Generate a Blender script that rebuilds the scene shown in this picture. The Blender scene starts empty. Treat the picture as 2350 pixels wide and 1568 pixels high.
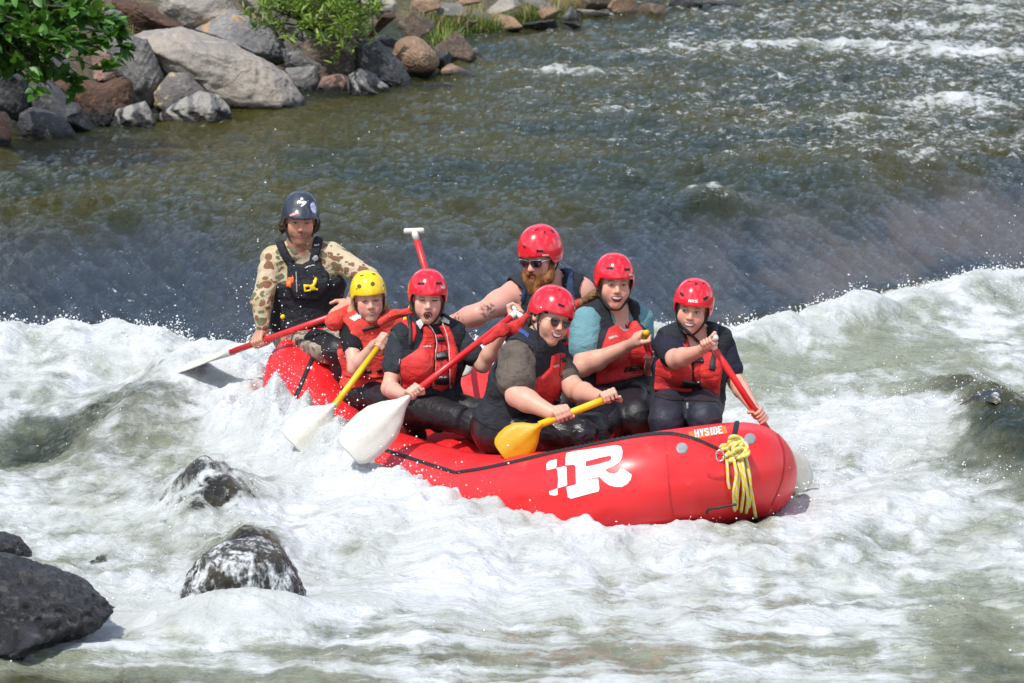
import bpy, bmesh, math, random, time
import numpy as np
from mathutils import Vector, Matrix
from mathutils.bvhtree import BVHTree

T0 = time.time()
random.seed(7)
RNG = np.random.default_rng(11)
SC = bpy.context.scene
COL = SC.collection

# ------------------------------------------------------------------ camera, sky, sun, exposure
CAM_H, PITCH, LENS = 3.97, math.radians(9.5), 148.2
cam_d = bpy.data.cameras.new('camera')
cam = bpy.data.objects.new('camera', cam_d); COL.objects.link(cam)
cam.location = (0, 0, CAM_H)
cam.rotation_euler = (math.radians(90) - PITCH, 0, 0)
cam_d.lens = LENS; cam_d.sensor_width = 36
cam_d.clip_start = 0.5; cam_d.clip_end = 3000
cam_d.dof.use_dof = True; cam_d.dof.focus_distance = 20.7; cam_d.dof.aperture_fstop = 8.0
SC.camera = cam

SUN_EL, SUN_AZ = math.radians(58), math.radians(-38)     # azimuth measured from +Y (away from the camera) towards +X
SUN_DIR = Vector((math.cos(SUN_EL) * math.sin(SUN_AZ), -abs(math.cos(SUN_EL) * math.cos(SUN_AZ)), math.sin(SUN_EL)))
world = bpy.data.worlds.new('World'); SC.world = world; world.use_nodes = True
wn = world.node_tree; wn.nodes.clear()
w_out = wn.nodes.new('ShaderNodeOutputWorld'); w_bg = wn.nodes.new('ShaderNodeBackground')
w_sky = wn.nodes.new('ShaderNodeTexSky'); w_sky.sky_type = 'NISHITA'; w_sky.sun_disc = False
w_sky.sun_elevation = SUN_EL; w_sky.sun_rotation = math.atan2(SUN_DIR.x, SUN_DIR.y)
w_co = wn.nodes.new('ShaderNodeTexCoord'); w_no = wn.nodes.new('ShaderNodeTexNoise')
w_no.inputs['Scale'].default_value = 2.6; w_no.inputs['Detail'].default_value = 5
w_ra = wn.nodes.new('ShaderNodeMapRange'); w_ra.inputs['From Min'].default_value = 0.50; w_ra.inputs['From Max'].default_value = 0.64
w_mx = wn.nodes.new('ShaderNodeMix'); w_mx.data_type = 'RGBA'
w_mx.inputs['B'].default_value = (11.0, 11.4, 12.0, 1)          # sunlit cumulus, about as bright as they are next to that sky
wn.links.new(w_co.outputs['Generated'], w_no.inputs['Vector'])
wn.links.new(w_no.outputs['Fac'], w_ra.inputs['Value'])
wn.links.new(w_ra.outputs['Result'], w_mx.inputs['Factor'])
wn.links.new(w_sky.outputs['Color'], w_mx.inputs['A'])
wn.links.new(w_mx.outputs['Result'], w_bg.inputs['Color'])
wn.links.new(w_bg.outputs['Background'], w_out.inputs['Surface'])
w_bg.inputs['Strength'].default_value = 0.15
sun_d = bpy.data.lights.new('sun', 'SUN'); sun = bpy.data.objects.new('sun', sun_d); COL.objects.link(sun)
sun_d.energy = 3.8; sun_d.angle = math.radians(0.5); sun_d.color = (1.0, 0.96, 0.9)
sun.rotation_euler = (-SUN_DIR).to_track_quat('-Z', 'Y').to_euler()
SC.view_settings.view_transform = 'Standard'; SC.view_settings.look = 'None'
SC.view_settings.exposure = 0.2; SC.view_settings.gamma = 1.0
SC.view_settings.use_curve_mapping = False
SC.cycles.max_bounces = 6; SC.cycles.diffuse_bounces = 3; SC.cycles.glossy_bounces = 3
SC.cycles.caustics_reflective = False; SC.cycles.caustics_refractive = False
SC.cycles.use_denoising = True

# ------------------------------------------------------------------ the camera's geometry: a point of the photograph (2350 x 1568) as a place
FP = LENS / 36 * 2350
CP, SP = math.cos(PITCH), math.sin(PITCH)
def ray(px, py):
    x, y = (px - 1175) / FP, -(py - 784) / FP
    return np.array((x, CP + y * SP, -SP + y * CP))
CAMV = np.array((0.0, 0.0, CAM_H))
def P(px, py, d): return CAMV + ray(px, py) * d
def PZ(px, py, z):
    r = ray(px, py); return CAMV + r * ((z - CAM_H) / r[2])
def proj(p):
    q = np.asarray(p, float) - CAMV
    d = q[1] * CP - q[2] * SP; y = q[1] * SP + q[2] * CP
    return 1175 + q[0] / d * FP, 784 - y / d * FP, d
ZOOM = {1: (600, 440, 3.409), 2: (1050, 520, 3.409), 3: (1100, 640, 3.135), 4: (1380, 600, 3.267), 5: (620, 660, 3.0155),
        6: (1250, 980, 3.1333), 7: (600, 440, 3.919), 8: (800, 640, 4.355), 9: (1180, 530, 4.75), 10: (0, 0, 2.408)}
def Z(k, pts):
    x0, y0, f = ZOOM[k]
    return [((x0 + a / f) / 1.06383, (y0 + b / f) / 1.06383) for a, b in pts]

def nrm(v): v = np.asarray(v, float); return v / (np.linalg.norm(v) + 1e-12)
def sstep(a, b, x): t = np.clip((x - a) / (b - a), 0, 1); return t * t * (3 - 2 * t)

# ------------------------------------------------------------------ gradient noise
_pr = np.random.default_rng(5)
_PERM = _pr.permutation(512).astype(np.int32)
_G3 = _pr.normal(size=(512, 3)).astype(np.float32); _G3 /= np.linalg.norm(_G3, axis=1)[:, None]
def noise3(p):
    p = np.asarray(p, np.float32); i = np.floor(p).astype(np.int32); f = p - i
    u = f * f * f * (f * (f * 6 - 15) + 10)
    def g(a, b, c):
        h = _PERM[(_PERM[(_PERM[(i[:, 0] + a) & 511] + i[:, 1] + b) & 511] + i[:, 2] + c) & 511]
        G = _G3[h]
        return G[:, 0] * (f[:, 0] - a) + G[:, 1] * (f[:, 1] - b) + G[:, 2] * (f[:, 2] - c)
    def L(a, b, t): return a + (b - a) * t
    x00 = L(g(0, 0, 0), g(1, 0, 0), u[:, 0]); x10 = L(g(0, 1, 0), g(1, 1, 0), u[:, 0])
    x01 = L(g(0, 0, 1), g(1, 0, 1), u[:, 0]); x11 = L(g(0, 1, 1), g(1, 1, 1), u[:, 0])
    return 1.6 * L(L(x00, x10, u[:, 1]), L(x01, x11, u[:, 1]), u[:, 2])
def fbm3(p, oct=4, gain=.5, mode=None):
    p = np.asarray(p, np.float32); s = 0; a = 1.0; t = 0
    for o in range(oct):
        n = noise3(p * (2.03 ** o) + 17.3 * o)
        if mode == 'billow': n = np.abs(n) * 2 - .6
        if mode == 'ridge': n = 1 - 2.2 * np.abs(n)
        s = s + a * n; t += a; a *= gain
    return s / t
def fbm2(x, y, sx, sy, oct=4, gain=.5, mode=None, seed=0.0):
    sh = np.shape(x)
    p = np.stack([np.ravel(x) / sx, np.ravel(y) / sy, np.full(np.size(x), seed)], 1)
    return fbm3(p, oct, gain, mode).reshape(sh)

# ------------------------------------------------------------------ objects
ORG = {}
def new_mesh(name, v, f, uvcol=None, smooth=True):
    v = np.asarray(v, np.float32); me = bpy.data.meshes.new(name)
    if isinstance(f, np.ndarray):
        k = f.shape[1]; n = len(f)
        me.vertices.add(len(v)); me.vertices.foreach_set('co', v.ravel())
        me.loops.add(n * k); me.loops.foreach_set('vertex_index', f.astype(np.int32).ravel())
        me.polygons.add(n); me.polygons.foreach_set('loop_start', np.arange(0, n * k, k, dtype=np.int32))
        try: me.polygons.foreach_set('loop_total', np.full(n, k, np.int32))
        except Exception: pass
        me.update(calc_edges=True)
    else:
        me.from_pydata([tuple(map(float, q)) for q in v], [], [tuple(map(int, q)) for q in f]); me.update()
    me.polygons.foreach_set('use_smooth', np.full(len(me.polygons), smooth, bool))
    return me
def attr(me, name, vals):
    a = me.attributes.new(name, 'FLOAT', 'POINT'); a.data.foreach_set('value', np.asarray(vals, np.float32).ravel())
def attr_col(me, name, cols):
    a = me.attributes.new(name, 'FLOAT_COLOR', 'POINT')
    c = np.ones((len(cols), 4), np.float32); c[:, :3] = cols; a.data.foreach_set('color', c.ravel())
def root_org(o):
    while o.parent is not None: o = o.parent
    return ORG.get(o.name, np.zeros(3))
def mk(name, v, f, mat, parent=None, org=None, smooth=True):
    """world-space vertices -> one mesh object; its origin is the thing's own base"""
    base = root_org(parent) if parent is not None else (np.zeros(3) if org is None else np.asarray(org, float))
    me = new_mesh(name, np.asarray(v, float) - base, f, smooth=smooth)
    if mat is not None: me.materials.append(mat)
    o = bpy.data.objects.new(name, me); COL.objects.link(o)
    if parent is not None: o.parent = parent
    else: o.location = base; ORG[o.name] = base
    return o
def tag(o, label=None, cat=None, group=None, kind=None):
    if label: o['label'] = label
    if cat: o['category'] = cat
    if group: o['group'] = group
    if kind: o['kind'] = kind
    return o
def thing(name, label, cat, org, group=None):
    o = bpy.data.objects.new(name, None); COL.objects.link(o); o.location = org; ORG[o.name] = np.asarray(org, float)
    o.empty_display_size = .1
    return tag(o, label, cat, group)
class MB:
    """collects pieces into one mesh"""
    def __init__(s): s.v = []; s.f = []; s.n = 0
    def add(s, v, f):
        s.v.append(np.asarray(v, float)); s.f += [tuple(int(i) + s.n for i in q) for q in f]; s.n += len(v)
    def out(s): return np.concatenate(s.v), s.f
def frame(d, up=(0, 0, 1)):
    d = nrm(d); x = np.cross(up, d)
    if np.linalg.norm(x) < 1e-4: x = np.cross((0, 1, 0), d)
    x = nrm(x); return x, np.cross(d, x), d
def tube(pts, r, n=10, flat=None, cap=True):
    pts = np.asarray(pts, float); m = len(pts); r = np.broadcast_to(np.asarray(r, float), (m,))
    V = []; F = []; x = None
    for i in range(m):
        d = nrm(pts[min(i + 1, m - 1)] - pts[max(i - 1, 0)])
        if x is None: x, y, _ = frame(d)
        x = nrm(x - d * np.dot(x, d)); y = np.cross(d, x)
        for k in range(n):
            a = 2 * math.pi * k / n
            V.append(pts[i] + r[i] * (math.cos(a) * x + math.sin(a) * y))
    for i in range(m - 1):
        for k in range(n):
            F.append((i * n + k, i * n + (k + 1) % n, (i + 1) * n + (k + 1) % n, (i + 1) * n + k))
    if cap:
        F.append(tuple(range(n))[::-1]); F.append(tuple((m - 1) * n + k for k in range(n)))
    return np.array(V), F
def smooth_line(pts, n=8):
    pts = [np.asarray(p, float) for p in pts]; out = []
    for i in range(len(pts) - 1):
        p0, p1, p2, p3 = pts[max(i - 1, 0)], pts[i], pts[i + 1], pts[min(i + 2, len(pts) - 1)]
        for k in range(n):
            t = k / n
            out.append(.5 * (2 * p1 + (p2 - p0) * t + (2 * p0 - 5 * p1 + 4 * p2 - p3) * t * t + (3 * p1 - p0 - 3 * p2 + p3) * t ** 3))
    return np.array(out + [pts[-1]])
def box_on(c, x, y, z, sx, sy, sz, bev=.25):
    """a small chamfered block with its axes along x, y, z"""
    V = []; b = bev * min(sx, sy)
    for zz, k in ((0, 0), (sz * .6, 0), (sz, b)):
        for a, q in ((-1, -1), (1, -1), (1, 1), (-1, 1)):
            V.append(c + x * a * (sx / 2 - k) + y * q * (sy / 2 - k) + z * zz)
    F = [(3, 2, 1, 0), (8, 9, 10, 11)]
    for l in (0, 4):
        for k in range(4): F.append((l + k, l + (k + 1) % 4, l + 4 + (k + 1) % 4, l + 4 + k))
    return np.array(V), F
def uvsphere(c, r, n=10, m=7, axes=None):
    r = np.broadcast_to(np.asarray(r, float), (3,)); V = [(0, 0, -1)]; F = []
    for i in range(1, m):
        t = math.pi * i / m
        for k in range(n):
            a = 2 * math.pi * k / n; V.append((math.sin(t) * math.cos(a), math.sin(t) * math.sin(a), -math.cos(t)))
    V.append((0, 0, 1)); V = np.array(V) * r
    if axes is not None: V = V @ np.array(axes)
    for k in range(n):
        F.append((0, 1 + (k + 1) % n, 1 + k)); F.append((len(V) - 1, 1 + (m - 2) * n + k, 1 + (m - 2) * n + (k + 1) % n))
        for i in range(m - 2):
            F.append((1 + i * n + k, 1 + i * n + (k + 1) % n, 1 + (i + 1) * n + (k + 1) % n, 1 + (i + 1) * n + k))
    return V + np.asarray(c, float), F

# ------------------------------------------------------------------ materials
class NT:
    def __init__(s, name):
        s.m = bpy.data.materials.new(name); s.m.use_nodes = True; s.t = s.m.node_tree; s.t.nodes.clear()
        s.o = s.t.nodes.new('ShaderNodeOutputMaterial'); s.b = s.n('BsdfPrincipled'); s.l(s.b.outputs[0], s.o.inputs[0])
        s.co = s.n('TexCoord').outputs['Object']
    def n(s, typ, ins=None, **kw):
        x = s.t.nodes.new('ShaderNode' + typ)
        for k, v in kw.items(): setattr(x, k, v)
        for k, v in (ins or {}).items(): s.set(x.inputs[k], v)
        return x
    def l(s, a, b): s.t.links.new(a, b)
    def set(s, sock, v):
        if isinstance(v, bpy.types.NodeSocket): s.l(v, sock)
        elif isinstance(v, (tuple, list)) and len(v) == 3 and sock.type == 'RGBA': sock.default_value = (*v, 1)
        else: sock.default_value = v
    def bsdf(s, **kw):
        for k, v in kw.items(): s.set(s.b.inputs[k.replace('_', ' ')], v)
    def noise(s, scale, det=4, vec=None, rough=.5, out='Fac', dist=0):
        return s.n('TexNoise', {'Scale': scale, 'Detail': det, 'Roughness': rough, 'Distortion': dist, 'Vector': vec if vec is not None else s.co}).outputs[out]
    def scaled(s, sc, vec=None, rot=(0, 0, 0)):
        return s.n('Mapping', {'Vector': vec if vec is not None else s.co, 'Scale': sc, 'Rotation': rot}).outputs[0]
    def rng(s, v, a, b, c=0.0, d=1.0, smooth=True):
        x = s.n('MapRange', {0: v, 1: a, 2: b, 3: c, 4: d}); x.interpolation_type = 'SMOOTHSTEP' if smooth else 'LINEAR'
        return x.outputs[0]
    def mix(s, f, a, b, mode='MIX'):
        x = s.n('Mix', data_type='RGBA', blend_type=mode)
        s.set(x.inputs[0], f); s.set(x.inputs[6], a); s.set(x.inputs[7], b); return x.outputs[2]
    def math(s, op, a, b=0.0):
        return s.n('Math', {0: a, 1: b}, operation=op).outputs[0]
    def at(s, name, out='Fac'): return s.n('Attribute', attribute_name=name).outputs[out]
    def bump(s, h, strength=.3, dist=.01, normal=None):
        x = s.n('Bump', {'Height': h, 'Strength': strength, 'Distance': dist})
        if normal is not None: s.l(normal, x.inputs['Normal'])
        return x.outputs[0]
_mc = {}
def simple(name, col, rough=.5, var=.12, scale=30, bump=.0, bscale=None, spec=.5, coat=0.0, dirt=None, bdist=.004, metal=0.0):
    if name in _mc: return _mc[name]
    t = NT(name); n = t.noise(scale, 4)
    lo = tuple(c * (1 - var) for c in col); hi = tuple(min(1, c * (1 + var)) for c in col)
    c = t.mix(t.rng(n, .3, .7), lo, hi)
    if dirt: c = t.mix(t.rng(t.noise(scale * .35, 5), .52, .72, 0, .6), c, dirt)
    t.bsdf(Base_Color=c, Roughness=rough, Specular_IOR_Level=spec, Coat_Weight=coat, Metallic=metal)
    t.set(t.b.inputs['Roughness'], t.rng(t.noise(scale * .7, 3), .3, .7, max(.02, rough * .8), min(1, rough * 1.2)))
    if bump: t.bsdf(Normal=t.bump(t.noise(bscale or scale * 4, 4), bump, bdist))
    _mc[name] = t.m; return t.m
# ================================================================== RIVER
RX0, RY0 = 0.0, 20.63                       # raft centre; forward (bow) is towards the camera and to the right
RF = np.array((.545, -.8384, 0)); RL = np.array((.8384, .545, 0))
R_TUBE, R_LEN, R_WID = .235, 3.66, 1.66
def raft_al(X, Y): return (X - RX0) * RF[0] + (Y - RY0) * RF[1], (X - RX0) * RL[0] + (Y - RY0) * RL[1]

def ledge(X):
    return np.interp(X, [-6, -3.0, -2.4, -1.9, -1.5, -.6, .6, 1.3, 2.0, 2.6, 3.3, 6], [25.0, 24.4, 24.7, 24.3, 23.6, 23.9, 24.4, 24.75, 25.5, 26.3, 27.0, 28.5])
# local features: pixel x, pixel y, half width, half height (pixels), rise (m), foam change, aeration change
BLOBS = [
    (330, 930, 190, 60, .15, -.22, -.30), (80, 960, 110, 45, -.10, -.75, -.6), (250, 1010, 120, 30, .05, -.10, -.1),
    (150, 800, 220, 40, .10, .15, .1), (480, 1130, 130, 50, .20, -.05, -.1), (570, 1240, 110, 50, .13, -.15, -.2),
    (625, 1000, 110, 50, .16, .6, .3), (740, 1075, 100, 40, .15, .6, .3), (880, 1130, 100, 35, .07, .5, .3), (590, 900, 70, 50, .12, .3, .2), (440, 890, 130, 30, .20, .4, .2), (560, 850, 120, 30, .05, .05, .1),
    (1000, 1180, 260, 40, .03, .4, .2), (1420, 1225, 260, 30, .02, .3, .2), (1880, 1170, 90, 50, .02, .3, .2),
    (1960, 800, 330, 60, .05, -.42, .15), (1800, 770, 120, 22, .05, .25, .2), (2000, 950, 230, 40, .14, .5, .2), (1760, 900, 80, 60, .03, -.15, .1),
    (2330, 985, 120, 90, .20, -.8, -.6), (2200, 900, 90, 40, .08, -.4, -.3), (2300, 1010, 60, 40, .06, -.3, -.3), (2080, 1120, 160, 40, .03, .25, .1),
    (140, 1545, 260, 55, .0, -.65, -.5), (620, 1500, 200, 30, 0, -.15, -.1), (2290, 1480, 120, 160, 0, -.35, -.25), (2000, 1330, 200, 40, 0, -.12, 0),
    (850, 1330, 700, 60, .02, .30, .1), (560, 1390, 200, 28, .15, .5, .2), (300, 1440, 90, 14, .05, .5, .2), (1250, 1470, 300, 25, 0, -.15, -.05),
    # whitecaps of the water coming down from upstream
    (1880, 132, 330, 11.0, .05, 0.3, .4), (2240, 150, 200, 10.2, .05, 0.319, .4), (1300, 187, 170, 9.3, .04, 0.251, .3), (2150, 88, 220, 11.9, .04, 0.184, .2),
    (1640, 462, 90, 10.2, .09, 0.242, .3), (2190, 265, 120, 18.7, .10, 0.232, .3), (1960, 310, 140, 15.3, .06, 0.126, .2), (1450, 425, 60, 8.5, .06, 0.145, .2),
    (1210, 235, 60, 6.8, .04, 0.193, .2), (2290, 20, 150, 18.7, .05, 0.174, .2), (1500, 150, 160, 10.2, .03, 0.145, .2), (2080, 380, 220, 17.0, .06, 0.106, .1),
    (1750, 580, 200, 10.2, .03, 0.077, .1), (1060, 480, 60, 6.0, .05, 0.145, .1), (1650, 250, 140, 6.8, .03, 0.116, .1), (1350, 280, 120, 5.1, .02, 0.087, .1),
    (2250, 55, 90, 8.5, .03, 0.242, .3), (1080, 335, 40, 4.2, .02, 0.097, .1), (1560, 100, 120, 6.8, .02, 0.121, .1),
]
def water_fields(X, Y):
    t = Y - ledge(X)
    up = sstep(-.15, 3.4, t)
    z = -.12 + .42 * up + .005 * np.maximum(t - 4.4, 0)
    down = 1 - sstep(-.35, .15, t + .22 * fbm2(X, Y, .35, .35, 3, seed=3.1))        # 1 in the white water below the ledge
    d2 = np.zeros_like(X); foam_b = np.zeros_like(X); aer_b = np.zeros_like(X)
    for (px, py, rx, ry, dz, df, da) in BLOBS:
        c = PZ(px, py, .28 if py < 640 else -.05); q = c[1]
        g = np.exp(-((X - c[0]) / (rx * q / FP)) ** 2 - ((Y - c[1]) / (ry * q * q / (FP * 4.0))) ** 2)
        d2 += dz * g; foam_b += df * g; aer_b += da * g
    # standing pile just below the ledge, broken along its length
    pile = np.exp(-((t + .55) / .42) ** 2) * (.13 + .12 * fbm2(X, Y * 0, .5, 1, 3, seed=9.0))
    right = sstep(-1.5, 4.0, X) * sstep(27, 31, Y)
    rapid = .75 + .35 * right
    n_big = fbm2(X, Y, 1.5, 2.2, 3, seed=1.0); n_mid = fbm2(X, Y, .42, .62, 4, .55, 'ridge', seed=2.0)
    n_sm = fbm2(X + .3 * n_big, Y, .15, .22, 3, .6, 'ridge', seed=4.0)
    # smooth tongue: long streaks running down over the ledge, to the right and towards the camera
    tongue = sstep(-.3, .4, t) * (1 - sstep(1.0, 3.4, t + 1.1 * n_big))
    u = X * .85 + (Y - 25) * .32; w = (Y - 25) * .9 - X * .25
    streak = fbm2(u, w, .16, 1.4, 4, .55, 'ridge', seed=6.0)
    zu = (.06 * n_big + .075 * n_mid * rapid + .010 * n_sm * rapid) * (1 - .7 * tongue) + tongue * (.030 * streak + .008 * n_mid)
    zd = .085 * fbm2(X, Y, 1.0, 1.3, 2, seed=5.0) + .070 * fbm2(X, Y, .55, .75, 5, .55, 'billow', seed=7.0) + .016 * fbm2(X, Y, .14, .2, 4, .6, 'billow', seed=8.0)
    zd *= .55 + .45 * sstep(16.0, 19, Y)
    veil = np.zeros_like(X)
    for (px, py, rx, ry, a) in ((575, 1265, 85, 48, .95), (480, 1140, 140, 50, .60), (420, 1190, 120, 60, .30), (225, 1240, 26, 22, .7), (2260, 905, 80, 30, .6), (2330, 1010, 90, 60, .35), (330, 900, 160, 30, .30), (2240, 122, 60, 9, .6)):
        c = PZ(px, py, -.05 if py > 640 else .28); q = c[1]
        veil = np.maximum(veil, a * np.exp(-(((X - c[0]) / (rx * q / FP)) ** 2 + ((Y - c[1]) / (ry * q * q / (FP * 4.0))) ** 2) ** 1.6))
    foam_b = np.where(Y > 26.5, foam_b * np.clip(.50 + .95 * fbm2(X, Y, .40, .75, 4, .6, 'ridge', seed=61), 0, 1.5), foam_b)
    z = z + d2 + pile + zu * (1 - down) + zd * down
    foam_u = .05 + .15 * fbm2(X, Y, .5, .8, 4, .6, 'ridge', seed=21.0) * (1 - tongue) + .20 * sstep(-2, 3.5, X) * sstep(27.5, 31, Y) + .10 * n_mid * rapid + .06 * n_sm - .16 * tongue + .05 * np.clip(streak, 0, 1) * tongue
    foam_d = .60 + .26 * fbm2(X, Y, .7, .9, 4, seed=12.0) + .16 * fbm2(X, Y, .12, .30, 3, seed=13.0) + .3 * np.exp(-((t + .3) / .35) ** 2) - .14 * (1 - sstep(15.5, 17.8, Y))
    foam = foam_u * (1 - down) + foam_d * down + foam_b
    aer = (.04 + .05 * right) * (1 - down) + down * (.72 + .2 * n_big) + aer_b
    # foam heaped against the hull on the near side
    a, l = raft_al(X, Y); rho = (np.abs(a / (R_LEN / 2)) ** 3 + np.abs(l / (R_WID / 2)) ** 3) ** (1 / 3)
    heap = np.interp(a, [-2.2, -1.7, -1.1, -.6, 0, .6, 1.4, 2.0], [.06, .12, .16, .165, .135, .095, .06, .03]) * np.exp(-(np.clip(rho - 1, -.3, 9) / .26) ** 2) * sstep(.2, -.3, l + .3 * sstep(-1.0, -1.6, a) * -1)
    z = z + heap * (1 + .8 * 1.5 * fbm2(X, Y, .16, .22, 3, seed=51)); foam = foam + 2.2 * heap
    # the hull pushes the water down under it
    a, l = raft_al(X, Y)
    inside = (np.abs(a / (R_LEN / 2 - .20)) ** 3 + np.abs(l / (R_WID / 2 - .20)) ** 3) < 1
    z = np.where(inside, np.minimum(z, -.34), z)
    return z, foam, aer, tongue, veil

NR, NC = 760, 560
iy = np.linspace(1 / 13.6, 1 / 58.0, NR); Yr = 1 / iy
tx = np.linspace(-1, 1, NC)
WY = np.repeat(Yr[:, None], NC, 1); WX = tx[None, :] * (Yr[:, None] * .155 + .55)
WZ, w_foam, w_aer, w_tongue, w_veil = water_fields(WX, WY)
idx = np.arange(NR * NC).reshape(NR, NC)
wf = np.stack([idx[:-1, :-1], idx[:-1, 1:], idx[1:, 1:], idx[1:, :-1]], -1).reshape(-1, 4)

def water_material():
    t = NT('river_water')
    foam, aer, tong = t.at('foam'), t.at('aer'), t.at('tongue')
    v1 = t.scaled((1.0, .62, 1.0)); v2 = t.scaled((1.0, .38, 1.0))
    fine = t.noise(6.5, 7, v1, .6); mid = t.noise(2.6, 6, v2, .58, dist=.3); vfine = t.noise(42, 4, v1, .7)
    stv = t.scaled((6.5, .8, 1), t.scaled((1, 1, 1), rot=(0, 0, math.radians(-20.4))))
    st = t.noise(1.7, 7, stv, .65, dist=1.0)
    foam = t.math('ADD', foam, t.math('MULTIPLY', t.math('MULTIPLY', t.rng(st, .48, .74), tong), .36))
    f = t.math('ADD', foam, t.math('MULTIPLY', t.math('SUBTRACT', fine, .5), .92))
    f = t.math('ADD', f, t.math('MULTIPLY', t.math('SUBTRACT', mid, .5), .7))
    f = t.math('ADD', f, t.math('MULTIPLY', t.math('SUBTRACT', vfine, .5), .26))
    calm_ = t.rng(aer, .28, .55)
    crisp = t.math('ADD', t.math('ADD', foam, t.math('MULTIPLY', t.math('SUBTRACT', fine, .5), .75)), t.math('MULTIPLY', t.math('SUBTRACT', t.noise(24, 7, t.scaled((.6, .42, 1)), .78), .5), 1.7))  # upstream foam, plus fine white flecks painted in for cloud glints
    crk = t.noise(5.0, 7, t.scaled((2.6, .75, 1), t.scaled((1, 1, 1), rot=(0, 0, math.radians(-20.4)))), .72, dist=.6)
    crisp = t.math('ADD', crisp, t.math('MULTIPLY', t.math('MULTIPLY', t.math('SUBTRACT', crk, .45), tong), 1.1))
    nearv = t.at('near'); strk = t.noise(3.2, 7, t.scaled((.28, 1.5, 1)), .62)
    f = t.math('ADD', f, t.math('MULTIPLY', t.math('MULTIPLY', t.math('SUBTRACT', strk, .5), nearv), 1.7))
    m_up = t.math('MULTIPLY', t.rng(crisp, .40, .72), .9); m_dn = t.rng(f, .28, .76)
    mask = t.math('ADD', t.math('MULTIPLY', m_dn, calm_), t.math('MULTIPLY', m_up, t.math('SUBTRACT', 1.0, calm_)))
    aerf = t.math('ADD', aer, t.math('MULTIPLY', t.math('SUBTRACT', t.noise(5.5, 6, v2, .6), .5), .9))
    bed_sky = t.mix(t.rng(t.noise(.55, 4), .42, .62), (.046, .041, .002), (.016, .024, .008))
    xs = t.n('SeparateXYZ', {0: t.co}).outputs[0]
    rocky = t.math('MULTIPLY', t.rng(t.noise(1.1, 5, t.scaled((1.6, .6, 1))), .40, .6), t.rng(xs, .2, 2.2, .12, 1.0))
    bed_sky = t.mix(t.rng(tong, .15, .95), bed_sky, t.mix(rocky, (.022, .030, .040), (.085, .075, .070)))  # tongue: blue of the reflected sky painted into the base colour, grey-brown rock beside it
    body = t.mix(t.rng(aerf, .12, .95), bed_sky, (.30, .325, .235))
    white = t.mix(t.rng(t.noise(3.4, 5, v2), .35, .65), (.64, .665, .685), (.50, .525, .50))
    vm = t.math('ADD', t.at('veil'), t.math('MULTIPLY', t.math('SUBTRACT', t.noise(7, 7, t.scaled((1.0, .5, .5)), .66, dist=.4), .5), 1.5))
    vmask = t.math('MULTIPLY', t.rng(vm, .42, .62), t.rng(t.at('veil'), .05, .2))
    mask = t.math('MULTIPLY', mask, t.math('SUBTRACT', 1.0, vmask))
    body = t.mix(vmask, body, t.mix(t.rng(t.noise(8, 4), .4, .6), (.016, .015, .012), (.050, .044, .026)))
    col = t.mix(mask, body, white)
    t.bsdf(Base_Color=col, Roughness=t.rng(mask, 0, 1, .07, .75), IOR=1.33, Specular_IOR_Level=.5)
    t.bsdf(Specular_IOR_Level=t.rng(mask, 0, 1, .5, .25))
    rip = t.noise(7.0, 8, t.scaled((.5, .85, 1)), .66, dist=.5); rip2 = t.noise(30.0, 4, t.scaled((.5, .8, 1)), .6)
    stv = t.scaled((6.5, .8, 1), t.scaled((1, 1, 1), rot=(0, 0, math.radians(-20.4))))
    h = t.math('ADD', t.math('MULTIPLY', rip, 1.0), t.math('MULTIPLY', rip2, .16))
    h = t.math('ADD', h, t.math('MULTIPLY', t.math('MULTIPLY', t.math('ADD', st, t.math('MULTIPLY', crk, 1.3)), tong), 2.0))
    calm = t.rng(tong, 0, 1, 1.0, .45)
    b1 = t.bump(h, calm, .11)
    b2 = t.bump(t.math('ADD', t.math('MULTIPLY', fine, 1.0), t.math('MULTIPLY', vfine, .2)), .16, .05, b1)
    nm = t.n('Mix', data_type='VECTOR')
    t.l(mask, nm.inputs[0]); t.l(b1, nm.inputs[4]); t.l(b2, nm.inputs[5])
    t.l(nm.outputs[1], t.b.inputs['Normal'])
    t.bsdf(Subsurface_Weight=t.math('MULTIPLY', mask, .55), Subsurface_Scale=.05); t.b.inputs['Subsurface Radius'].default_value = (1, 1, .9)
    return t.m
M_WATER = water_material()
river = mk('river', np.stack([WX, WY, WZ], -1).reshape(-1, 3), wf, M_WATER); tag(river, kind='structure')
attr(river.data, 'foam', w_foam); attr(river.data, 'aer', w_aer); attr(river.data, 'tongue', w_tongue); attr(river.data, 'veil', w_veil); attr(river.data, 'near', 1 - sstep(17.0, 19.0, WY))

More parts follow.
